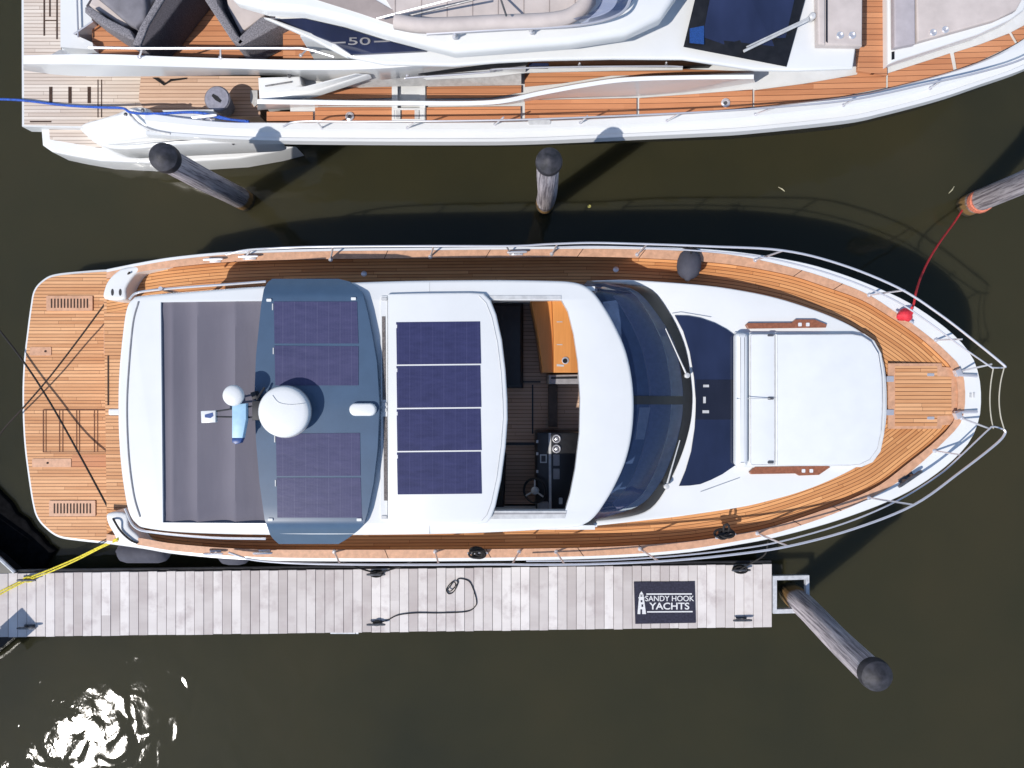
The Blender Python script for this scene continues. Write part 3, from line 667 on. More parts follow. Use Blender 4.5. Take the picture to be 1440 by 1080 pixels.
for pts, z, mt in (([(604, 397.5), (604, 410)], ZR, 'lgrey'), ([(604, 739), (604, 751)], ZR, 'lgrey'), ([(945, 441), (957, 439), (1000, 446)], 2.443, 'lgrey'), ([(985, 692), (1040, 672)], 2.443, 'lgrey')):
    g = G(); g.tube([W(x, y, z) for x, y in pts], .004, 6); obj('moulding_seam', g, mt, Y)
g = G(); g.tube(cr([W(383, 556, 3.625), W(392, 566, 3.632), W(408, 569, 3.632), W(428, 567.5, 3.62)], 5), .0035, 5); obj('dome_crease', g, 'lgrey', rad, True)
g = G(); g.lathe(c*0+W(407, 578, 3.335), [(.30, 0), (.30, .02), (.27, .03)], 32); obj('dome_base', g, 'grey', rad, True)
for x in (540, 690, 820, 905, 1123, 1190):
    for ca, cb in ((sC1, sC2),):
        pa = min((p for p in ca if p.y > YC), key=lambda p: abs(p.x-W(x, 0, zs(x)).x)); k_ = ca.index(pa)
        for kk in (k_, min(range(len(ca)), key=lambda q: abs(ca[q].x-pa.x)+(9 if ca[q].y > YC else 0))):
            a_, b_ = ca[kk], cb[kk]; d_ = (b_-a_).cross(Vector((0, 0, 1))).normalized()*.005; u_ = Vector((0, 0, .008)); g = G(); g.slab([a_-d_+u_, b_-d_+u_, b_+d_+u_, a_+d_+u_], .004); obj('cap_joint', g, 'slot', Y)
# bow hatch
zb = zd(1345)+.012
g = G(); g.plate([(1249, 511), (1324, 511), (1325, 516), (1340, 517), (1346.5, 530), (1348, 556), (1347, 582), (1340, 597), (1325, 598), (1324, 603), (1249, 603)], zb, .02); bh = obj('anchor_hatch', g, 'teakplain', Y)
g = G(); g.plate([(1259, 515), (1318, 515), (1318, 529), (1338, 530), (1338, 584), (1318, 585), (1318, 599), (1259, 599)], zb+.006, .005); obj('hatch_boards', g, 'teak', bh)
for x, y, w, h in ((1252, 533, 5, 4), (1252, 580, 5, 4), (1309, 527, 5, 2), (1309, 588, 5, 2)): g = G(); g.plate(rrect(x-w, y-h, x+w, y+h, 1), zb+.014, .02); obj('hatch_hinge', g, 'chrome', bh)
# rails
RZ = interp([(330, 2.12), (380, 2.4), (450, 2.45), (800, 2.62), (1100, 2.95), (1420, 3.1)])
def rail(pts, zf, r): return cr([W(x, y, zf(x)) for x, y in pts], 6), r
tops = [(318, 358), (345, 352), (380, 349.5), (450, 347), (600, 346), (720, 346), (770, 343.5), (830, 341.5), (900, 343), (1000, 346.5), (1100, 352), (1180, 371), (1262, 404), (1320, 441), (1372, 481), (1410, 512), (1413, 517)]
bots = [(322, 777), (350, 786), (390, 790.5), (450, 793), (560, 794), (700, 793.5), (760, 794), (840, 793), (940, 788.5), (1030, 780), (1110, 768), (1200, 744), (1285, 710), (1350, 664), (1400, 625), (1413, 610), (1412, 604)]
RZ2 = lambda x: RZ(x)-.28
tops2 = [(780, 347.5), (830, 346.5), (900, 348), (1000, 354), (1080, 363), (1170, 386), (1250, 418), (1300, 449), (1350, 486), (1392, 515), (1397, 517), (1412, 517)]
bots2 = [(740, 789), (840, 788), (940, 782.5), (1030, 773), (1100, 761), (1190, 735), (1262, 704), (1320, 668), (1352, 640), (1388, 606), (1397, 600), (1412, 604)]
for a, b in ((tops, tops2), (bots, bots2)):
    P, r = rail(a, RZ, .017); g = G(); g.tube(P, r, 8); top_r = obj('guard_rail', g, 'chrome', Y, True)
    P, r = rail(b, RZ2, .012); g = G(); g.tube(P, r, 8); obj('mid_rail', g, 'chrome', top_r, True)
for a, b, in (((344, 363), (352, 352)), ((465, 365), (468, 347.5)), ((605, 361), (610, 346)), ((718, 356), (712, 346)), ((776, 357), (784, 343)), ((896, 358), (910, 343.5)), ((1062, 366), (1102, 352)), ((1222, 415), (1272, 408)), ((1316, 478), (1353, 477)), ((1350, 522), (1395, 512)),
              ((470, 776), (478, 793)), ((612, 776), (617, 794)), ((730, 776), (720, 793.5)), ((782, 776), (794, 793.5)), ((900, 772), (926, 789)), ((1065, 750), (1108, 768)), ((1222, 700), (1285, 710)), ((1314, 634), (1352, 640)), ((1352, 588), (1392, 603))):
    p = W(a[0], a[1], zs(a[0])+.005); q_ = W(b[0], b[1], RZ(b[0])-(.3 if b in ((1353, 477), (1395, 512), (1352, 640), (1392, 603)) else 0))
    g = G(); g.tube([p, p.lerp(q_, .5), q_], .014, 6); g.lathe(p, [(.035, 0), (.03, .015), (.014, .03)], 12); obj('stanchion', g, 'chrome', Y, True)
for x0, x1, dx in ((1397, 1397, -5), (1412, 1412, -7)):
    z = 2.8 if x0 == 1397 else 3.1
    g = G(); g.tube(cr([W(x0, 517, z), W(x0+dx*.7, 538, z-.03), W(x0+dx, 562, z-.05), W(x0+dx*.7, 585, z-.03), W(x0, 603, z)], 5), .008, 6); obj('gate_line', g, simple('pale_cord', (.45, .42, .34), .7), Y, True)
for y0, y1 in ((527, 529), (580, 579)):
    p, q_ = W(1342, y0, 2.47), W(1374, y1, 2.5)
    g = G(); g.tube([p, q_], .022, 8); g.box(W(1347, y0-3 if y0 < 550 else y0+4, 2.49), (.09, .1, .08), .4, .015); obj('bow_cleat', g, 'chrome', Y, True)
g = G(); g.plate([(1364, 553), (1366.5, 553), (1366.5, 559), (1364, 559)], 2.462, .02); g.plate([(1369, 552), (1371, 552), (1371, 559), (1369, 559)], 2.462, .02); obj('bow_light', g, 'lgrey', Y)
def cleat(p, rz, s, mat, par, name='cleat'):
    g = G(); c_, s_ = math.cos(rz), math.sin(rz); d = Vector((c_, s_, 0)); h = .07*s
    g.tube([p-d*.13*s+Vector((0, 0, h*1.05)), p-d*.1*s+Vector((0, 0, h)), p+d*.1*s+Vector((0, 0, h)), p+d*.13*s+Vector((0, 0, h*1.05))], [.012*s, .018*s, .018*s, .012*s], 8)
    for k in (-1, 1): g.tube([p+d*.045*k*s, p+d*.04*k*s+Vector((0, 0, h))], .018*s, 8)
    g.box(p+Vector((0, 0, .006)), (.15*s, .06*s, .012), rz, .003)
    return obj(name, g, mat, par, True)
for x, y in ((303, 366), (352, 362), (727, 356), (303, 777), (372, 776)): cleat(W(x, y, zs(x)+.012), .03, 1.15, 'chrome', Y, 'deck_cleat')
cleat(W(1268, 447, zs(1260)), -.6, 1.2, 'chrome', Y, 'deck_cleat'); cleat(W(1274, 672, zs(1270)), .6, 1.6, 'galv', Y, 'deck_cleat')
cleat(W(672, 776, zs(672)+.01), 0, 1.2, 'chrome', Y, 'deck_cleat'); cleat(W(1018, 752, zs(1018)+.01), .2, 1.2, 'chrome', Y, 'deck_cleat')
for x, y in ((512, 385), (866, 379)):
    g = G(); g.lathe(W(x, y, zd(x)), [(.045, 0), (.045, .012), (.03, .02)], 16); obj('deck_filler', g, 'chrome', Y, True)
def wiper(a, b, z0, z1, par):
    g = G(); A, B_ = W(*a, z0), W(*b, z1); g.tube([A, A.lerp(B_, .5), B_], [.016, .011, .008], 6); g.lathe(A, [(.04, -.03), (.04, .03), (.02, .04)], 12); obj('wiper', g, 'lgrey', par, True)
wiper((966, 528), (936, 462), 2.56, 2.62, Y); wiper((937, 684), (956, 619), 2.56, 2.60, Y)

# ================================================================== SECOND YACHT (top of the picture)
Z = thing('flybridge_yacht', W(640, 0, 0), 'larger white flybridge yacht with orange side decks and beige cushions, behind the two piles', 'yacht')
S2 = [(205, 189), (300, 194.5), (380, 197.5), (500, 199), (640, 199.5), (740, 198.5), (870, 193), (1000, 187), (1060, 183), (1192, 169), (1245, 158), (1324, 137), (1380, 118), (1440, 97), (1500, 66), (1560, 14), (1585, -25)]
z2 = interp([(200, 1.7), (400, 1.9), (900, 2.0), (1550, 2.3)])
A = resamp(zcurve(S2, z2), 90); YC2 = A[-1].y
mirror = lambda L: [Vector((p.x, 2*YC2-p.y, p.z)) for p in L[::-1]]
full = A+mirror(A)[1:]
hf = [p for p in full if p.x > W(398, 0, 1.7).x]; hl = [hf]+[[Vector((p.x, p.y, z)) for p in inset(hf, d)] for d, z in ((.06, 1.55), (.38, 1.0), (.72, .05), (.8, -.5))]
g = G(); g.grid(hl)
g.add([hl[1][0], hl[1][-1], hl[4][-1], hl[4][0]], [(0, 1, 2, 3)])
obj('hull', g, simple('dark_hull_side', (.05, .05, .055), .25, 0, .1, 3, .3), Z, True)
I1 = [(205, 158), (300, 170), (380, 172), (500, 171.5), (640, 171.5), (740, 170), (870, 165), (1000, 157), (1100, 147), (1200, 134), (1250, 124), (1330, 103), (1390, 82), (1440, 55), (1500, 10), (1525, -25)]
B = resamp(zcurve(I1, lambda x: z2(x)-.02), 90); zD2 = interp([(200, 1.55), (400, 1.72), (900, 1.78), (1550, 2.15)])
Bl = resamp(zcurve(I1, lambda x: zD2(x)-.02), 90)
pr_ = lambda t, dzz: [b.lerp(a, t)+Vector((0, 0, dzz)) for a, b in zip(A, B)]
g = G(); g.grid([Bl, B, pr_(.08, .03), pr_(.40, .035), pr_(.52, -.02), pr_(.80, -.035), pr_(.84, .0), [p+Vector((0, 0, .004)) for p in A], [p+Vector((0, -.015, -.12)) for p in A]]); obj('gunwale', g, 'white', Z, True)
# white deck base under everything, both halves
ms = mirror(Bl)
Bc = [p for p in Bl if p.x > W(398, 0, 1.7).x]; g = G(); g.grid([[p+Vector((0, 0, -.03)) for p in Bc], [Vector((p.x, 2*YC2-p.y, p.z-.03)) for p in Bc]]); obj('deck_base', g, 'white2', Z)
def tk(pts, z, mat='teakred', name='teak_panel', th=.012, par=Z): g = G(); g.plate(pts, z, th); return obj(name, g, mat, par)
zq = lambda x: zD2(x)+.004
for pts in ([(375, 157), (440, 157), (440, 170), (375, 170)], [(443, 151), (551, 151), (551, 169.5), (443, 169.5)], [(600, 151), (732, 149.5), (732, 168.5), (600, 169.5)],
            [(738, 141), (895, 138), (895, 163), (738, 167.5)], [(899, 138), (980, 132), (1058, 126), (1058, 150), (980, 157.5), (899, 162.5)]):
    tk(pts, zq)
Pn = [(1061, 127), (1130, 118), (1205, 105), (1212, 90), (1212, 80), (1230, 92), (1246, 100), (1246, 123), (1180, 136), (1120, 145), (1061, 150)]
tk(Pn, zq); tk([(1206, -60), (1247.5, -60), (1247.5, 106), (1235, 104), (1206, 100)], 2.1, 'teakred', 'walkway_teak', .05); 
for pts in ([(1249, 103), (1324, 79), (1336, 75), (1341, 99), (1324, 107), (1249, 123)], [(1342, 74), (1377, 63), (1419, 47), (1428, 62), (1377, 86), (1346, 97)], [(1423, 45), (1440, 36), (1480, 5), (1500, -25), (1520, -20), (1490, 15), (1445, 52), (1432, 60)]):
    tk(pts, lambda x: zq(x)+.01)
for pts in ([(430, 137), (480, 124), (551, 122), (551, 137), (470, 140)], [(600, 122), (733, 120), (733, 130), (690, 137), (600, 138)], [(738, 101), (960, 97), (1060, 101), (960, 104.5), (860, 106), (790, 117), (738, 122)]):
    tk(pts, lambda x: zq(x)+.004)
# sweeping bulwark between the two rows of teak
SW = [(362, 140), (440, 141), (560, 142), (690, 141), (760, 128), (820, 117), (880, 109), (960, 106), (1060, 105)]
SWb = [(362, 155), (440, 150), (560, 149), (700, 148), (760, 140), (840, 137), (900, 135), (980, 128), (1062, 116)]
a_ = resamp(zcurve(SW, lambda x: zD2(x)+.9), 60); b_ = resamp(zcurve(SWb, lambda x: zD2(x)), 60); c_ = resamp(zcurve([(x, y+6) for x, y in SW], lambda x: zD2(x)+.88), 60)
g = G(); g.grid([resamp(zcurve([(x, y-1.5) for x, y in SW], lambda x: zD2(x)-.02), 60), a_, c_, b_]); obj('side_bulwark', g, 'white', Z, True)
for x0 in (551, 590):
    g = G(); g.plate([(x0, 121), (x0+8, 121), (x0+8, 171), (x0, 171)], zq(560)+.02, .03); obj('boarding_gate_trim', g, 'white2', Z)
frame([(552, 152), (597, 152), (597, 170), (552, 170)], .03, zq(560)+.028, 'white2', 'boarding_gate', Z)
for x in (560, 586):
    g = G(); g.plate(rrect(x-3, 154, x+3, 167, 1), zq(560)+.03, .03); obj('gate_latch', g, 'lgrey', Z)
tk([(565, 153), (583, 153), (583, 169), (565, 169)], zq(560)+.024)
# superstructure
SU = [(100, -250), (130, 60), (132, 73), (250, 76), (330, 80), (390, 82), (480, 100), (560, 112), (640, 97), (700, 89), (760, 85), (860, 82.5), (960, 83), (1010, 88), (1062, 101), (1120, 102), (1200, 97), (1204, 60), (1208, -260), (600, -300)]
SUw = [(430, -200), (386, 24), (440, 53), (492, 80), (540, 90), (640, 92), (700, 87), (760, 84), (860, 82), (960, 82.5), (1062, 98), (1120, 99), (1200, 96), (1205, 60), (1208, -200)]
g = G(); g.slab(Wl(SUw, 2.75), .05, .035, steps=4); obj('deckhouse', g, 'white', Z, True)
x0_, x1_ = W(590, 0, 2.3).x, W(1010, 0, 2.3).x
g = G(); g.box(((x0_+x1_)/2, 5.0, 2.22), (x1_-x0_, .04, .92)); obj('side_window', g, 'black', Z)
tk([(588, 103.5), (640, 96), (700, 88.5), (742, 85.5), (742, 90.5), (700, 95), (650, 99.5), (600, 104.5)], 2.53, 'black', 'side_window', .04)
g = G(); g.box(((x0_+x1_)/2, 5.13, 2.18), (x1_-x0_+3.4, .12, .87)); obj('deckhouse_wall', g, 'white2', Z)
g = G(); g.grid([[W(455, 114, 2.0), W(520, 108, 2.05), W(600, 104, 2.1), W(700, 98, 2.1), W(733, 97, 2.1)], [W(455, 122, 1.8), W(520, 122, 1.8), W(600, 121, 1.8), W(700, 120, 1.8), W(733, 119, 1.8)]]); obj('deckhouse_side', g, 'lgrey', Z)
g = G(); g.plate([(590, 107), (700, 98), (770, 96), (870, 94.5), (960, 95), (960, 98), (870, 99), (740, 102), (690, 108), (600, 112)], 2.13, .02); obj('deckhouse_step', g, 'white2', Z)
# flybridge coaming
FC = [(320, -10), (330, 0), (372, 12), (425, 15), (482, 28), (540, 46), (600, 62), (640, 72), (720, 66), (800, 60), (880, 48), (930, 25), (955, -10), (960, -200), (320, -200)]
g = G(); g.slab(Wl(FC, 3.3), .2, .1, steps=4); fly = obj('flybridge', g, 'white', Z, True)
tk([(432, -5), (520, -5), (570, 25), (602, 46), (570, 40), (505, 18)], 3.315, 'taupe', 'flybridge_sole')
tk([(505, -60), (840, -60), (838, 5), (826, 20), (795, 30), (640, 36), (560, 26)], 3.322, 'beige', 'flybridge_seat', .02)
g = G(); g.tube(cr([W(555, 30, 3.52), W(600, 36, 3.52), (W(700, 32, 3.52)), W(780, 28, 3.52), W(812, 16, 3.52), W(826, -5, 3.52), W(828, -50, 3.52)], 6), .10, 10); obj('seat_back', g, 'beige', Z, True)
g = G()
for x in (555, 592, 628, 664, 700, 736, 772, 808): g.plate([(x, -50), (x+1.2, -50), (x+1.2, 24), (x, 24)], 3.327, .003)
obj('seat_piping', g, 'taupe', Z)
g = G(); g.grid([cr([W(820, 33, 3.4), W(850, 27, 3.4), W(880, 12, 3.4), W(893, -10, 3.4), W(895, -60, 3.4)], 5), cr([W(806, 26, 3.75), W(828, 19, 3.75), W(842, 8, 3.75), W(848, -10, 3.75), W(850, -60, 3.75)], 5)]); obj('flybridge_screen', g, 'screen', Z, True)
g = G(); g.tube(cr([W(600, 48, 3.5), W(700, 42, 3.52), W(800, 37, 3.52), W(860, 25, 3.52), W(884, 5, 3.52), W(890, -40, 3.52)], 6), .02, 8); flr = obj('flybridge_rail', g, 'chrome', Z, True)
for x, y in ((748, 45), (640, 52)): g = G(); g.tube([W(x, y, 3.36), W(x-1, y-4, 3.52)], .016, 6); g.lathe(W(x, y, 3.35), [(.04, 0), (.03, .03), (.015, .04)], 10); obj('rail_post', g, 'chrome', flr, True)
for a, b in (((530, 26), (650, -5)), ((575, 22), (665, 0)), ((703, -5), (712, 22))):
    g = G(); g.tube([W(*a, 3.45), W(*b, 3.75)], .014, 6); obj('awning_pole', g, 'galv' if a[0] != 530 else 'chrome', Z, True)
# side wing with dark glass
WG = [(378, 27), (425, 25), (482, 38), (540, 56), (600, 71), (493, 76), (470, 60)]
g = G(); g.slab(Wl(WG, 2.80), .05, .01); wg = obj('wing_glass', g, 'navyglass', Z)
text('50', .15, W(505, 58.5, 2.815), 'grey', 'lettering', wg, 2.3, .004)
tk([(466, 59.5), (486, 58.5), (486, 60.5), (468, 61)], 2.806, 'grey', 'emblem_line', .006, wg); tk([(526, 57.5), (548, 57), (548, 58.5), (526, 59.5)], 2.806, 'grey', 'emblem_line', .006, wg)
g = G(); g.slab([W(370, 24, 2.9), W(380, 25, 2.9), W(470, 58, 2.75), W(496, 78, 2.7), W(488, 80, 2.7), W(440, 55, 2.8)], .06, .015); obj('wing_strut', g, 'white', Z)
# cockpit coaming, cockpit sole, platform
CO = [(33, 73), (60, 70), (135, 71), (250, 78), (330, 79), (400, 81), (560, 80), (640, 78), (720, 80), (640, 92), (540, 112), (430, 110), (380, 106), (250, 106), (160, 106), (90, 104), (33, 99)]
top_ = zcurve([(33, 78), (135, 76), (250, 80), (400, 84), (520, 84), (640, 80), (740, 80)], lambda x: 2.15+.5*max(0, min(1, (x-330)/250)), 6)
low_ = zcurve([(33, 99), (90, 106), (160, 107.5), (250, 107), (380, 106), (470, 116), (560, 110), (640, 97), (740, 83)], lambda x: 1.75+.75*max(0, min(1, (x-420)/260)), 6)
midc = zcurve([(33, 90), (135, 91), (250, 94), (400, 98), (520, 97), (640, 88), (740, 81.5)], lambda x: 2.12+.5*max(0, min(1, (x-330)/250)), 6)
t_, m_, l_ = resamp(top_, 60), resamp(midc, 60), resamp(low_, 60)
g = G(); g.grid([[p+Vector((0, .0, -.5)) for p in t_], t_, m_, l_, [p+Vector((0, .75, -.9)) for p in l_]]); obj('cockpit_coaming', g, 'white', Z, True)
tk([(128, -60), (500, -60), (500, 82), (130, 77)], 1.35, 'teakred', 'cockpit_sole', .3); tk([(398, -60), (500, -60), (500, 82), (398, 82)], 1.76, 'teakred', 'cockpit_step', .1)
tk([(30, -120), (31, 178), (112, 180), (240, 172), (240, -120)], .62, 'white2', 'swim_platform', .25)
pt = tk([(33, -120), (34, 175.5), (112, 177), (238, 170), (238, 90), (86, 90), (85, -120)], .632, 'teakgrey', 'platform_teak', .014)
for q4 in [(x, 122, x+4.5, 145) for x in (69, 96, 123)]+[(x, 112, x+1.2, 165) for x in (137, 142)]+[(61, -20, 63, 50), (69, -20, 71, 23), (79, -20, 81, 55), (63, 28, 79, 29.5), (42, 170, 72, 172)]:
    g = G(); g.plate([(q4[0], q4[1]), (q4[2], q4[1]), (q4[2], q4[3]), (q4[0], q4[3])], .638, .004); obj('platform_slot', g, 'slot', Z)
tk([(198, 107), (366, 107), (366, 164), (240, 166), (205, 158), (195, 140)], 1.0, 'teaktan', 'side_steps', .5)
tk([(85, -60), (129, -60), (129, 30), (104, 48), (130, 60), (132, 70), (85, 66)], 1.5, 'white', 'transom_seat', .6)
g = G(); g.tube([W(104, 48, 1.56), W(131, 30, 1.56)], .015, 6); g.tube([W(108, -10, 1.56), W(110, 53, 1.56)], .015, 6); obj('transom_rail', g, 'chrome', Z, True)
# lower quarter
LQ = [(57, 181), (59, 204), (72, 213), (100, 219), (140, 226), (205, 229), (270, 227), (335, 223), (385, 214), (416, 206), (380, 203), (250, 200), (120, 182)]
g = G(); g.slab(Wl(LQ, .5), .5, .04, steps=3); obj('quarter_platform', g, 'white', Z, True)
tk([(69, 181), (70, 196), (140, 208), (146, 206), (118, 186), (111, 180)], .51, 'teakgrey', 'quarter_teak')
FQ = [(111, 178), (118, 188), (140, 204), (175, 209), (250, 203), (330, 200), (380, 198), (382, 190), (300, 180), (255, 178), (228, 170), (208, 152), (185, 150), (165, 158), (140, 166), (122, 171)]
P = [W(p.x, p.y, interp([(110, .75), (200, 1.65), (380, 1.72)])(p.x)) for p in cr([(x, y, 0) for x, y in FQ], 3, True)]
g = G(); g.slab(P, .5, .05, steps=3); fq = obj('quarter_fairing', g, 'white', Z, True)
g = G(); g.tube(cr([W(180, 158, 1.6), W(195, 174, 1.66), (W(215, 184, 1.7)), W(240, 189, 1.73)], 5), .025, 6); obj('fairing_groove', g, 'lgrey', fq, True)
tk([(228, 155), (300, 154), (302, 172), (250, 170), (235, 164)], 1.66, 'white2', 'quarter_locker', .3)
for x, y in ((201, 155), (218, 170), (177, 161)): g = G(); g.lathe(W(x, y, 1.71), [(.03, 0), (.03, .01), (.015, .02)], 12); obj('deck_stud', g, 'galv', fq, True)
for x in (240, 254, 328): g = G(); g.lathe(W(x, 202, 1.62), [(.025, 0), (.02, .02)], 10); obj('hull_stud', g, 'galv', Z, True)
cleat(W(292, 167, 1.72), .1, 1.5, 'chrome', Z, 'deck_cleat')
g = G(); g.slab(Wl([(362, 108), (422, 106), (425, 120), (400, 136), (364, 140)], 1.95), .5, .04, steps=3); bx_ = obj('moulded_locker', g, 'white', Z, True)
g = G(); g.tube([W(373, 121, 1.97), W(410, 115, 1.97)], .012, 6); g.lathe(W(407, 107, 1.95), [(.03, 0), (.03, .03)], 10); obj('locker_handle', g, 'galv', bx_, True)
g = G(); g.slab([W(366, 141, 1.96), W(440, 131, 2.05), W(520, 104, 2.4), W(500, 102, 2.45), (W(430, 120, 2.1)), W(366, 128, 1.98)], .15, .03); obj('wing_foot', g, 'white', Z, True)
tk([(214, 109), (222, 109), (232, 117), (240, 111), (262, 109), (262, 111), (240, 114), (230, 120), (220, 113)], 1.02, 'black', 'drain_recess', .01)
tk([(352, 127), (362, 127), (362, 146), (358, 150), (352, 143)], 1.03, 'lgrey', 'step_light', .03)
# foredeck of the second yacht
g = G(); g.grid([[W(982, -60, 2.98), W(977, 0, 2.98), W(961, 66, 2.86)], [W(1060, -60, 2.98), W(1056, 0, 2.95), W(1034, 80, 2.84)], [W(1137, -60, 2.82), W(1132, 0, 2.80), W(1106, 94, 2.77)]]); fw = obj('front_window', g, 'black', Z)
g = G(); g.grid([[W(1003, -60, 2.985), W(998, 0, 2.985), W(988, 52, 2.90)], [W(1060, -60, 2.985), W(1056, 0, 2.96), W(1040, 70, 2.85)], [W(1122, -60, 2.86), W(1117, 0, 2.84), W(1098, 83, 2.79)]]); obj('window_pane', g, 'navyglass', fw)
tk([(970, 40), (990, 36), (990, 62), (970, 60)], 2.93, 'bluelens', 'window_sticker', .012, fw)
g = G(); g.tube([W(1046, 72, 2.95), W(1137, 28, 2.9)], .02, 6); g.tube([W(1050, 66, 2.95), W(1137, 25, 2.9)], .012, 6); g.lathe(W(1139, 27, 2.76), [(.05, 0), (.05, .1), (.03, .12)], 12); obj('wiper', g, 'lgrey', Z, True)
cushion('foredeck_seat', [(1148, -60), (1214, -60), (1213, 64), (1150, 63)], 2.86, .1, .03, 'beige', 1)
cushion('foredeck_seat_back', [(1149, -60), (1161, -60), (1161, 62), (1151, 62)], 2.90, .1, .03, 'beige', 1)
g = G(); g.plate([(1161.5, -60), (1164, -60), (1164, 60), (1161.5, 58)], 2.868, .01); obj('seat_seam', g, 'navy', Z)
g = G(); g.slab(Wl([(1248, -60), (1249, 91), (1262, 85), (1324, 65), (1377, 48), (1421, 28), (1440, 15), (1475, -60)], 2.25), .2, .04, steps=3); obj('foredeck_moulding', g, 'white', Z, True)
cushion('foredeck_sunpad', [(1288, -60), (1470, -60), (1430, 14), (1400, 28), (1290, 59)], 2.35, .1, .03, 'beige', 1)
cushion('sunpad_headrest', [(1257, -60), (1287, -60), (1288, 61), (1262, 66), (1258, 66)], 2.37, .1, .03, simple('sunpad_headrest_fabric', (.44, .40, .42), .8), 1)
for x, y, z in ((1181, 50, 2.862), (1198, 50, 2.862), (1312, 46, 2.352), (1329, 42, 2.352)):
    g = G(); g.tube([W(x, y, z)+Vector((.042*math.cos(a*math.pi/8), .042*math.sin(a*math.pi/8), .006)) for a in range(16)], .012, 6, True); g.lathe(W(x, y, z-.004), [(.035, 0), (.03, .006)], 14); obj('cup_holder', g, 'chrome', Z, True)
g = G(); g.plate([(1254, 73), (1258, 72), (1258, 83), (1254, 84)], 2.257, .01); obj('seat_catch', g, 'black', Z)
for x, y in ((492, 164), (1020, 145)):
    g = G(); g.lathe(W(x, y, zq(x)), [(.07, 0), (.07, .02), (.045, .03), (.04, .02)], 20); fc = obj('deck_filler', g, 'chrome', Z, True)
    g = G(); g.lathe(W(x, y, zq(x)+.022), [(.03, 0), (.028, .012)], 14); obj('filler_cap', g, 'galv', fc, True)
def rail2(pts, z, r=.015, posts=()):
    g = G(); g.tube(cr([W(x, y, z(x) if callable(z) else z) for x, y in pts], 6), r, 8); o = obj('guard_rail', g, 'chrome', Z, True)
    for a, b in posts: g = G(); g.tube([a, b], .013, 6); g.lathe(a, [(.03, 0), (.025, .015)], 10); obj('stanchion', g, 'chrome', o, True)
zr2 = lambda x: z2(x)+.5
pst = [((453, 180), (445, 170)), ((573, 180), (585, 171)), ((696, 175), (708, 165)), ((816, 173), (826, 163)), ((938, 170), (955, 160)), ((1062, 161), (1090, 151)), ((1186, 148), (1200, 140)), ((1308, 124), (1325, 113))]
rail2([(398, 178), (420, 171), (500, 171), (640, 170), (740, 168), (870, 163), (1000, 157), (1100, 150), (1200, 140), (1300, 119), (1380, 101), (1440, 82), (1500, 48)], zr2, .015,
      [(W(*a, z2(a[0])+.01), W(b[0], b[1], zr2(b[0]))) for a, b in pst])
rail2([(125, 67), (200, 68), (300, 68), (400, 68), (430, 69), (470, 80)], 2.5, .018, [(W(423, 78, 2.15), W(432, 69, 2.5)), (W(310, 81, 2.15), W(310, 68, 2.5)), (W(196, 80, 2.15), W(200, 68, 2.5))])
rail2([(570, 111), (580, 109), (680, 102), (700, 97), (810, 94), (930, 93), (960, 94)], 2.5, .013, [(W(574, 108, 2.3), W(572, 106, 2.5)), (W(696, 98, 2.3), W(700, 93, 2.5)), (W(815, 92, 2.3), W(815, 89, 2.5)), (W(937, 92, 2.3), W(937, 88, 2.5))])
g = G(); g.plate(rrect(742, 168, 775, 175, 3), z2(760)+.03, .03, .01); obj('hull_vent', g, 'lgrey', Z)
g = G(); g.plate(rrect(744, 88, 772, 95, 2), 2.42, .04, .01); obj('side_lamp', g, 'navyglass', Z)
# furniture standing in that cockpit
def armchair(name, label, pan, base_z, arms, cushions):
    o = thing(name, W(*pan, base_z), label, 'armchair')
    for nm, pts, z, th, mat, bev in arms: g = G(); g.slab(Wl(pts, z), th, bev, steps=3); obj(nm, g, mat, o, True)
    for nm, pts, z, th, mat, bev in cushions: g = G(); g.slab(Wl(pts, z), th, bev, steps=3); obj(nm, g, mat, o, True)
    return o
armchair('wicker_armchair', 'grey wicker armchair with a grey back cushion, nearest the stern', (180, 10), 1.35,
    [('chair_frame', [(120, 8), (150, 28), (186, 48), (196, 60), (262, -40), (150, -40)], 1.72, .35, 'wickerdk', .02),
     ('arm', [(119, 10), (125, 8), (150, 25), (182, 41), (190, 55), (185, 56), (150, 38), (119, 17)], 2.0, .62, 'wicker', .02),
     ('backrest', [(192, 63), (200, 40), (222, 3), (240, -40), (288, -40), (256, 0), (226, 40), (200, 66)], 2.02, .64, 'wickerdk', .03),
     ('backrest_rim', [(186, 62), (196, 38), (218, 0), (232, -40), (243, -40), (230, 0), (208, 36), (197, 64)], 2.05, .66, 'wicker', .02)],
    [('seat_cushion', [(124, 6), (150, -40), (205, -40), (214, 0), (192, 34), (172, 36), (150, 22)], 1.86, .14, 'beige', .04),
     ('back_cushion', [(150, -40), (200, -40), (206, 10), (203, 30), (190, 38), (178, 32), (150, 8), (128, -10)], 2.03, .16, 'seatgrey', .06)])
armchair('wicker_armchair', 'grey wicker armchair with beige seat, its corner pointing at the dark glass marked 50', (340, 10), 1.35,
    [('chair_frame', [(290, -40), (302, 0), (330, 55), (342, 64), (395, 32), (420, -40)], 1.7, .34, 'wickerdk', .02),
     ('arm', [(278, -40), (288, 0), (325, 56), (338, 64), (344, 58), (334, 50), (306, 4), (296, -40)], 2.0, .62, 'wicker', .02),
     ('backrest', [(332, 62), (340, 64), (400, 32), (396, 24), (366, 24), (338, 50)], 2.0, .62, 'wicker', .02)],
    [('seat_cushion', [(312, -40), (320, 10), (338, 46), (372, 22), (380, -40)], 1.84, .14, 'beige', .03)])
g = G(); c = W(320, 153, 1.0); pr = [(.12, 0), (.135, .03), (.17, .22), (.20, .36), (.205, .41), (.19, .435), (.05, .445), (.01, .446)]
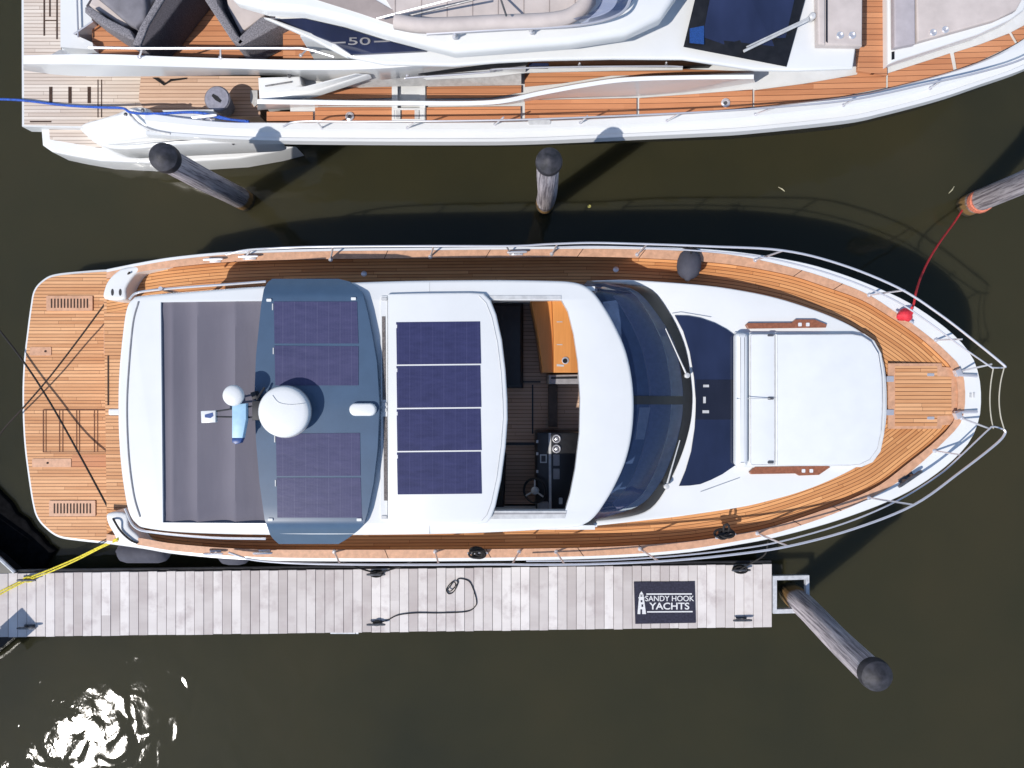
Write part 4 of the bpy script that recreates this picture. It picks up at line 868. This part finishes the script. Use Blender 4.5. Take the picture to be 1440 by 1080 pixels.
tb = thing('fabric_tub', c, 'round grey lidded tub with a dark slot on top, on the pale teak steps', 'tub')
g.lathe(c, pr, 32); obj('body', g, 'tub', tb, True)
g = G(); cc = c+Vector((0, 0, .447)); d = Vector((.07, -.055, 0)); n_ = Vector((.012, .018, 0)); g.slab([cc-d-n_, cc-n_*1.8, cc+d-n_, cc+d+n_, cc+n_*1.8, cc-d+n_], .01); obj('slot', g, 'black', tb)
g = G(); g.tube([c+Vector((.203*math.cos(a*math.pi/16), .203*math.sin(a*math.pi/16), .41)) for a in range(32)], .01, 6, True); obj('rim', g, 'seatgrey', tb, True)

# ================================================================== FINGER PIER
ZP = .55
D = thing('finger_pier', W(540, 845, 0), 'weathered grey board pier running along the near side of the white yacht', 'pier')
A0, A1, B0, B1 = W(-80, 807.5, ZP), W(1086, 793.5, ZP), W(-80, 897, ZP), W(1086, 882, ZP)
L = (A1-A0).length; nb = int(L/.163); g = G(); f = []
for i in range(nb):
    t0 = i/nb; t1 = (i+1)/nb-.007/L
    o1, o2 = random.uniform(-.006, .006), random.uniform(-.006, .006); zz = random.uniform(-.003, .003)
    P = [B0.lerp(B1, t0), B0.lerp(B1, t1), A0.lerp(A1, t1), A0.lerp(A1, t0)]
    P = [p+Vector((0, (o1 if k < 2 else o2), zz)) for k, p in enumerate(P)]
    n0 = len(g.v); g.slab(P, .038, .004, steps=1)
    for k in range(n0, len(g.v)): p = g.v[k]; g.uv[k] = (p.y+i*3.1, i+.5)
obj('pier_boards', g, 'dock', D)
g = G()
for (a, b, off) in ((A0, A1, -.03), (B0, B1, .03)):
    m_ = (a+b)/2; ang = math.atan2((b-a).y, (b-a).x); g.box((m_.x, m_.y+off, ZP-.18), (L-.02, .05, .27), ang)
g.box(((A1.x+B1.x)/2-.03, (A1.y+B1.y)/2, ZP-.18), (.05, 1.0, .27)); obj('pier_beam', g, 'beam', D)
g = G()
for t in (.08, .3, .52, .74, .95): p = A0.lerp(B1, t)*0+A0.lerp(A1, t).lerp(B0.lerp(B1, t), .5); g.box((p.x, p.y, .15), (1.3, .85, .5), 0, .03)
obj('pier_float', g, 'black', D)
g = G(); g.tube([A0+Vector((0, .035, -.06)), A1+Vector((0, .035, -.06))], .022, 6); obj('rub_strip', g, 'rubber', D, True)
for x, y in ((42, 814), (42, 881), (530, 806), (530, 876), (1040, 800), (1042, 870)): cleat(W(x, y, ZP+.004), .012, 1.25, 'galv', D, 'dock_cleat')
hp = [(1086, 811), (1138, 810), (1140, 845), (1140, 863), (1086, 863)]
O = Wl([(1087, 810), (1138, 809), (1139, 862), (1087, 863)], ZP+.0); I = Wl([(1092.5, 816), (1133, 815), (1134, 856), (1092.5, 857)], ZP)
g = G()
for i in range(4): j = (i+1) % 4; g.slab([O[i], O[j], I[j], I[i]], .08)
obj('pile_hoop', g, 'galvw', D)
g = G(); g.slab(Wl([(-80, 730), (-5, 784), (20, 806), (-80, 808)], ZP-.01), .25); gs = obj('gusset', g, 'black', D)
g = G(); random.seed(3); g.slab(Wl([(-80, 640), (-20, 672), (3, 697), (14, 708), (22, 722), (36, 731), (44, 744), (57, 755), (66, 767), (77, 774), (70, 784), (62, 797), (40, 806), (-80, 808)], .1), .3, .03); obj('gusset_shade_sheet', g, 'shadeblk', D)  # added black sheet at water level, cut to the outline of the shade there
g = G(); g.tube([W(-80, 727, ZP), W(-5, 781, ZP), W(21, 805, ZP)], .03, 6); obj('gusset_edge', g, 'galvw', gs, True)
g = G(); g.slab(Wl([(-80, 899), (19, 896), (0, 912), (-80, 975)], ZP-.01), .25); gs = obj('gusset', g, 'black', D)
g = G(); g.tube([W(465, 889, .45), W(500, 889, .45)], .03, 8); g.lathe(W(501, 889, .45), [(.03, 0), (.03, .04)], 10, (1, 0, 0)); obj('water_pipe', g, 'galvw', D, True)
# main walkway the pier branches from (outside the left edge) and the power post that throws its shadow on the boards
Wk = thing('walkway', Vector((-10.6, -3, 0)), 'wooden walkway the pier branches from, just beyond the left edge', 'walkway')
g = G()
for i in range(70):
    y = -9+i*.163; g.slab([Vector((-12, y, ZP)), Vector((-9.98, y, ZP)), Vector((-9.98, y+.156, ZP)), Vector((-12, y+.156, ZP))], .038)
obj('walkway_boards', g, 'dock', Wk)
g = G(); g.box((-11.0, -3.3, .25), (1.9, 11, .5)); obj('walkway_float', g, 'black', Wk)
pp = thing('power_post', Vector((-9.25, -4.78, ZP)), 'dock power post on the pier corner gusset, its shadow reaching the boards', 'power post')
g = G(); g.box((-9.25, -4.78, ZP+.5), (.36, .36, 1.0), R(42), .03); obj('post_body', g, 'white2', pp)
g = G(); g.box((-9.25, -4.78, ZP+1.07), (.44, .44, .13), R(42), .05); obj('post_cap', g, 'slate', pp)

# ================================================================== PILES
def make_pile():
    o = thing('mooring_pile', Vector((0, 0, 0)), 'x', 'piling', 'wooden mooring piles around the yachts')
    prof = []; rows = []; NN = 24
    for k in range(15):
        z = -1+k*(4.0/14); row = []
        for a in range(NN+1):
            an = 2*math.pi*(a % NN)/NN; r = .205+.012*math.sin(3*an+z*1.3)+.008*math.sin(2*z+an)-.006*z
            row.append(Vector((r*math.cos(an)+.015*math.sin(z*1.1), r*math.sin(an)+.02*math.sin(z*.9+1), z)))
        rows.append(row)
    g = G(); g.grid(rows); obj('trunk', g, 'pile', o, True)
    g = G(); g.lathe((.005, .01, 2.93), [(.218, 0), (.222, .05), (.21, .12), (.14, .17), (.05, .205), (.008, .212)], 28); obj('cap', g, 'pcap', o, True)
    return o
# mesh origins were moved by obj(): trunk local z runs from 0 (=-1 m) upward
P0 = make_pile()
spots = [((1111, 836), (1238, 957), 3.43, 1.0, 'grey timber pile standing in the metal hoop at the end of the pier'),
         ((345, 284), (224, 219), 3.5, .90, 'grey timber pile leaning over the stern quarter of the flybridge yacht, dark cap'),
         ((766, 291), (772, 224), 3.9, .80, 'short grey timber pile between the two yachts at mid length, bluish cap'),
         ((1360, 291), (1500, 231), 3.1, .93, 'grey timber pile with the red rope tied around its foot')]
piles = []
for i, (b, t, h, s, lab) in enumerate(spots):
    o = P0 if i == 0 else copy_tree(P0); a = W(b[0], b[1], 0); e = W(t[0], t[1], h); ax = (e-a)
    o.location = a; q = Vector((0, 0, 1)).rotation_difference(ax.normalized()); o.rotation_mode = 'QUATERNION'; o.rotation_quaternion = q
    o.scale = (s, s, ax.length/3.14); o['label'] = lab; piles.append(o)
    
# ================================================================== ROPES, FENDERS, LOOSE THINGS
def rope(name, pts, r, mat, label, n=8):
    g = G(); g.tube(cr(pts, n), r, 7); return tag(obj(name, g, mat, None, True), label, 'rope')
def coil(g, c, r, turns, rad, h=.02, ry=1):
    g.tube([c+Vector((r*math.cos(a)*(1-.02*a/6.3), r*ry*math.sin(a)*(1-.02*a/6.3), h*a/6.28)) for a in [k*math.pi/8 for k in range(int(16*turns))]], rad, 6)
ro = thing('mooring_rope', W(1320, 350, 1.5), 'red mooring rope from the pile foot to the red bundle on the foredeck', 'rope')
g = G(); g.tube(cr([W(1353, 296, .58), W(1341, 314, .8), W(1322, 340, 1.3), (W(1306, 366, 1.7)), W(1294, 392, 2.1), W(1288, 412, 2.45), W(1284, 430, 2.55), W(1275, 441, 2.5)], 8), .017, 7); obj('line', g, 'red', ro, True)
ax_ = Vector(piles[3].matrix_basis.to_3x3() @ Vector((0, 0, 1))).normalized(); g = G(); coil(g, Vector((0, 0, 0)), .19, 3.2, .026, .035); q = Vector((0, 0, 1)).rotation_difference(ax_); pc = W(1360, 291, 0)+ax_*.5; g.v = [pc+q @ p for p in g.v]; obj('pile_wrap', g, simple('faded_red_rope', (.66, .20, .12), .8, 0, .2, 40), ro, True)
g = G(); c = W(1268, 444, 2.42)
rows = []
for k in range(9):
    ph = math.pi*k/8; row = []
    for a in range(17):
        th = 2*math.pi*(a % 16)/16; r = .115*math.sin(ph)*(1+.18*math.sin(3*th+k)+.1*math.sin(5*th+2*k)); row.append(c+Vector((r*math.cos(th), .8*r*math.sin(th), .09*(1-math.cos(ph)))))
    rows.append(row)
g.grid(rows); obj('chafe_cover', g, 'redcloth', ro, True)
yr = thing('mooring_rope', W(90, 790, .6), 'yellow doubled mooring rope from the yacht quarter to the pier cleat', 'rope')
for d in (0, 2.2):
    g = G(); g.tube(cr([W(166, 757+d, 1.84), W(140, 769+d, 1.45), W(105, 786+d*1.4, 1.05), W(70, 801+d*1.6, .75), W(44, 811+d*1.4, .63), W(20, 822+d*1.5, .6), W(-12, 838+d*2, .58)], 6), .014, 6); obj('line', g, 'yellow', yr, True)
g = G(); coil(g, W(42, 814, .60), .09, 2.5, .014, .02, .5); obj('cleat_turns', g, 'yellow', yr, True)
br = thing('mooring_rope', W(150, 150, 1), 'bright blue mooring rope lying across the stern of the flybridge yacht', 'rope')
g = G(); g.tube(cr([W(-15, 139, .75), W(30, 141, .72), W(90, 148, .72), W(140, 151, 1.0), W(172, 152, 1.55), W(184, 158, 1.78), W(215, 160, 1.72), (W(265, 158, 1.72)), W(290, 160, 1.78), W(310, 166, 1.78), W(350, 171, 1.85)], 6), .02, 7)
g.tube(cr([W(290, 163, 1.8), W(305, 163, 1.8), W(325, 168, 1.85), W(347, 170, 1.87)], 6), .014, 6); obj('line', g, 'blue', br, True)
rope('stern_line', [W(182, 383, 1.87), W(150, 424, 1.05), W(110, 478, .82), W(70, 530, .75), W(33, 573, .68), W(5, 604, .60), W(-20, 640, .58)], .014, 'ropedk', 'dark rope stretched diagonally over the swim platform from the upper quarter moulding')
rope('stern_line', [W(-20, 440, .72), W(32, 507, .66), W(68, 562, .70), W(110, 636, .85), W(153, 716, 1.3), W(160, 731, 1.87), W(170, 747, 1.86), W(183, 759, 1.86), W(193, 764, 1.85)], .016, 'ropeblk', 'black rope crossing the swim platform down to the lower quarter moulding')
g = G(); ZC = ZP+.018
g.tube(cr([W(532, 876, ZP+.08), W(545, 872, ZC), W(560, 865, ZC), W(585, 862, ZC), W(620, 862, ZC), W(656, 860, ZC), W(668, 853, ZC), W(670, 845, ZC), W(666, 830, ZC), W(660, 818, ZC), W(650, 814, ZC), W(643, 815, ZC), W(644, 820, ZC), W(638, 832, ZC), W(631, 835, ZC), W(628, 829, ZC), W(632, 822, ZC), W(638, 818, ZC+.02), W(641, 823, ZC+.03), W(634, 831, ZC+.03), W(630, 829, ZC+.04), W(636, 820, ZC+.04)], 6), .0095, 6)
coil(g, W(530, 876, ZP+.04), .06, 2.2, .013, .02, .6)
tag(obj('dock_line', g, 'ropeblk', None, True), 'loose black rope with a curled end lying on the pier boards', 'rope')
g = G(); coil(g, W(530, 806, ZP+.03), .11, 3.2, .016, .025, .45); g.tube(cr([W(530, 806, ZP+.1), W(515, 802, ZP+.3), W(500, 797, 1.0), W(480, 789, 1.9)], 5), .014, 6); g.tube(cr([W(530, 806, ZP+.1), W(545, 802, ZP+.3), W(562, 797, 1.0), W(580, 789, 1.9)], 5), .014, 6)
tag(obj('dock_line', g, 'ropeblk', None, True), 'black rope wound on the middle pier cleat beside the yacht side', 'rope')
g = G(); coil(g, W(1040, 800, ZP+.03), .12, 3.2, .016, .025, .5); g.tube(cr([W(1042, 800, ZP+.1), W(1060, 790, 1.0), W(1076, 779, 1.6), W(1080, 762, 2.2)], 5), .013, 6)
tag(obj('dock_line', g, 'ropeblk', None, True), 'black rope wound on the pier cleat nearest the pier end', 'rope')
for (x, y, lab) in ((672, 776, 'black rope bundled on the yacht rail cleat amidships, above the pier'), (1018, 751, 'black rope bundle with a loop on the foredeck edge near the pier end')):
    g = G(); c = W(x, y, zs(x)+.05)
    for k in range(6):
        a0 = random.uniform(0, 6.28); rr = random.uniform(.05, .085); ce = c+Vector((random.uniform(-.06, .06), random.uniform(-.03, .03), random.uniform(0, .08)))
        tl = random.uniform(-.5, .5); g.tube([ce+Vector((rr*1.3*math.cos(a0+t*math.pi/8), rr*.7*math.sin(a0+t*math.pi/8), rr*tl*math.sin(t*math.pi/8))) for t in range(16)], .019, 6, True)
    if x > 1000: g.tube(cr([c+Vector((-.02, .03, .05)), c+Vector((-.03, .13, .1)), c+Vector((.01, .17, .12)), c+Vector((.05, .12, .1)), c+Vector((.04, .02, .06))], 5), .018, 6)
    tag(obj('mooring_line', g, 'ropeblk', None, True), lab, 'rope')
def fender(pan, z, r, length, axis, label):
    c = W(*pan, z); o = thing('fender', c, label, 'fender', 'grey boat fenders'); ax_ = Vector(axis).normalized(); h = length/2
    g = G(); g.lathe(c-ax_*h, [(.03, -.05), (.05, -.02), (.6*r, .015), (.85*r, .06), (r, .16), (r, length-.16), (.85*r, length-.06), (.6*r, length-.015), (.05, length+.02), (.03, length+.05)], 24, ax_); obj('body', g, 'fender', o, True)
    g = G(); g.lathe(c+ax_*(h-.01), [(.07, 0), (.06, .04), (.03, .08)], 14, ax_); obj('end_eye', g, 'rubber', o, True); return o
fender((203, 775), .75, .20, .86, (1, 0, 0), 'grey sausage fender hanging at the yacht stern quarter above the pier')
fender((330, 782), .72, .15, .5, (1, 0, 0), 'grey fender mostly hidden under the yacht side, second from the stern')
ff = fender((969, 372), 2.28, .18, .42, (.16, 1, -.25), 'round dark grey fender lying on the far side deck beside the windscreen')
g = G(); c = W(975, 348, 2.5); g.tube(cr([W(960, 348, 2.5), W(968, 350, 2.5), W(980, 351, 2.48), W(984, 357, 2.46)], 4), .014, 6); g.tube([W(972, 346, 2.55), W(972, 356, 2.42)], .014, 6); obj('lashing', g, 'ropeblk', ff, True)
# mat
mo = thing('door_mat', W(935, 848, ZP), 'dark navy mat lettered SANDY HOOK YACHTS with a white lighthouse, on the pier', 'mat')
MP = Wl([(891.5, 818.5), (977, 818), (978.5, 876), (893.5, 877.5)], ZP+.018)
g = G(); g.slab(MP, .014, .003); mb = obj('mat_pad', g, 'mat', mo)
zm = ZP+.0215
text('SANDY HOOK', .133, W(941.5, 842, zm), 'print', 'lettering', mo, .98, .0015, 0, .0012)
text('YACHTS', .165, W(941.5, 852.8, zm), 'print', 'lettering', mo, 1.12, .0015, 0, .003)
g = G(); g.plate([(909, 834.5), (973, 834.3), (973, 836.2), (909, 836.4)], zm+.001, .002); g.plate([(910, 859.6), (974, 859.2), (974, 861), (910, 861.4)], zm+.001, .002); obj('rule_line', g, 'print', mo)
g = G(); g.plate([(898.5, 841), (905.5, 841), (908.5, 863.5), (896.5, 863.5)], zm+.001, .002); g.plate([(899, 836.5), (905, 836.5), (905, 840), (899, 840)], zm+.001, .002); g.plate([(899, 836), (902, 831.5), (905, 836)], zm+.001, .002); g.plate([(897.8, 839.6), (906.2, 839.6), (906.2, 841.4), (897.8, 841.4)], zm+.0016, .002)
lh = obj('lighthouse_emblem', g, 'print', mo)
g = G()
for x0, y0, x1, y1 in ((901, 844, 903.4, 847), (902, 850, 904.5, 853.5), (900.5, 857, 903, 863.5), (900.6, 837.4, 903.4, 839)): g.plate([(x0, y0), (x1, y0), (x1, y1), (x0, y1)], zm+.004, .002)
obj('emblem_window', g, 'mat', lh)
# floating bits
for x, y, l, a, mt, lab in ((1099, 266, .14, -.6, 'twig', 'pale straw floating in the open water above the foredeck'), (1338, 267, .16, .9, 'twig', 'pale reed floating just left of the rope tied pile'), ):
    c = W(x, y, .012); d = Vector((math.cos(a), math.sin(a), 0))*l/2; g = G(); g.tube([c-d, c+Vector((.01, 0, .004)), c+d], [.006, .011, .005], 6); tag(obj('floating_reed', g, mt), lab, 'reed')
g = G(); c = W(828.5, 290, .012); g.slab([c+Vector((.035*math.cos(k*.7), .03*math.sin(k*.7), .004*math.sin(k))) for k in range(9)], .004); tag(obj('floating_leaf', g, 'leaf'), 'small yellow leaf floating right of the middle pile', 'leaf')
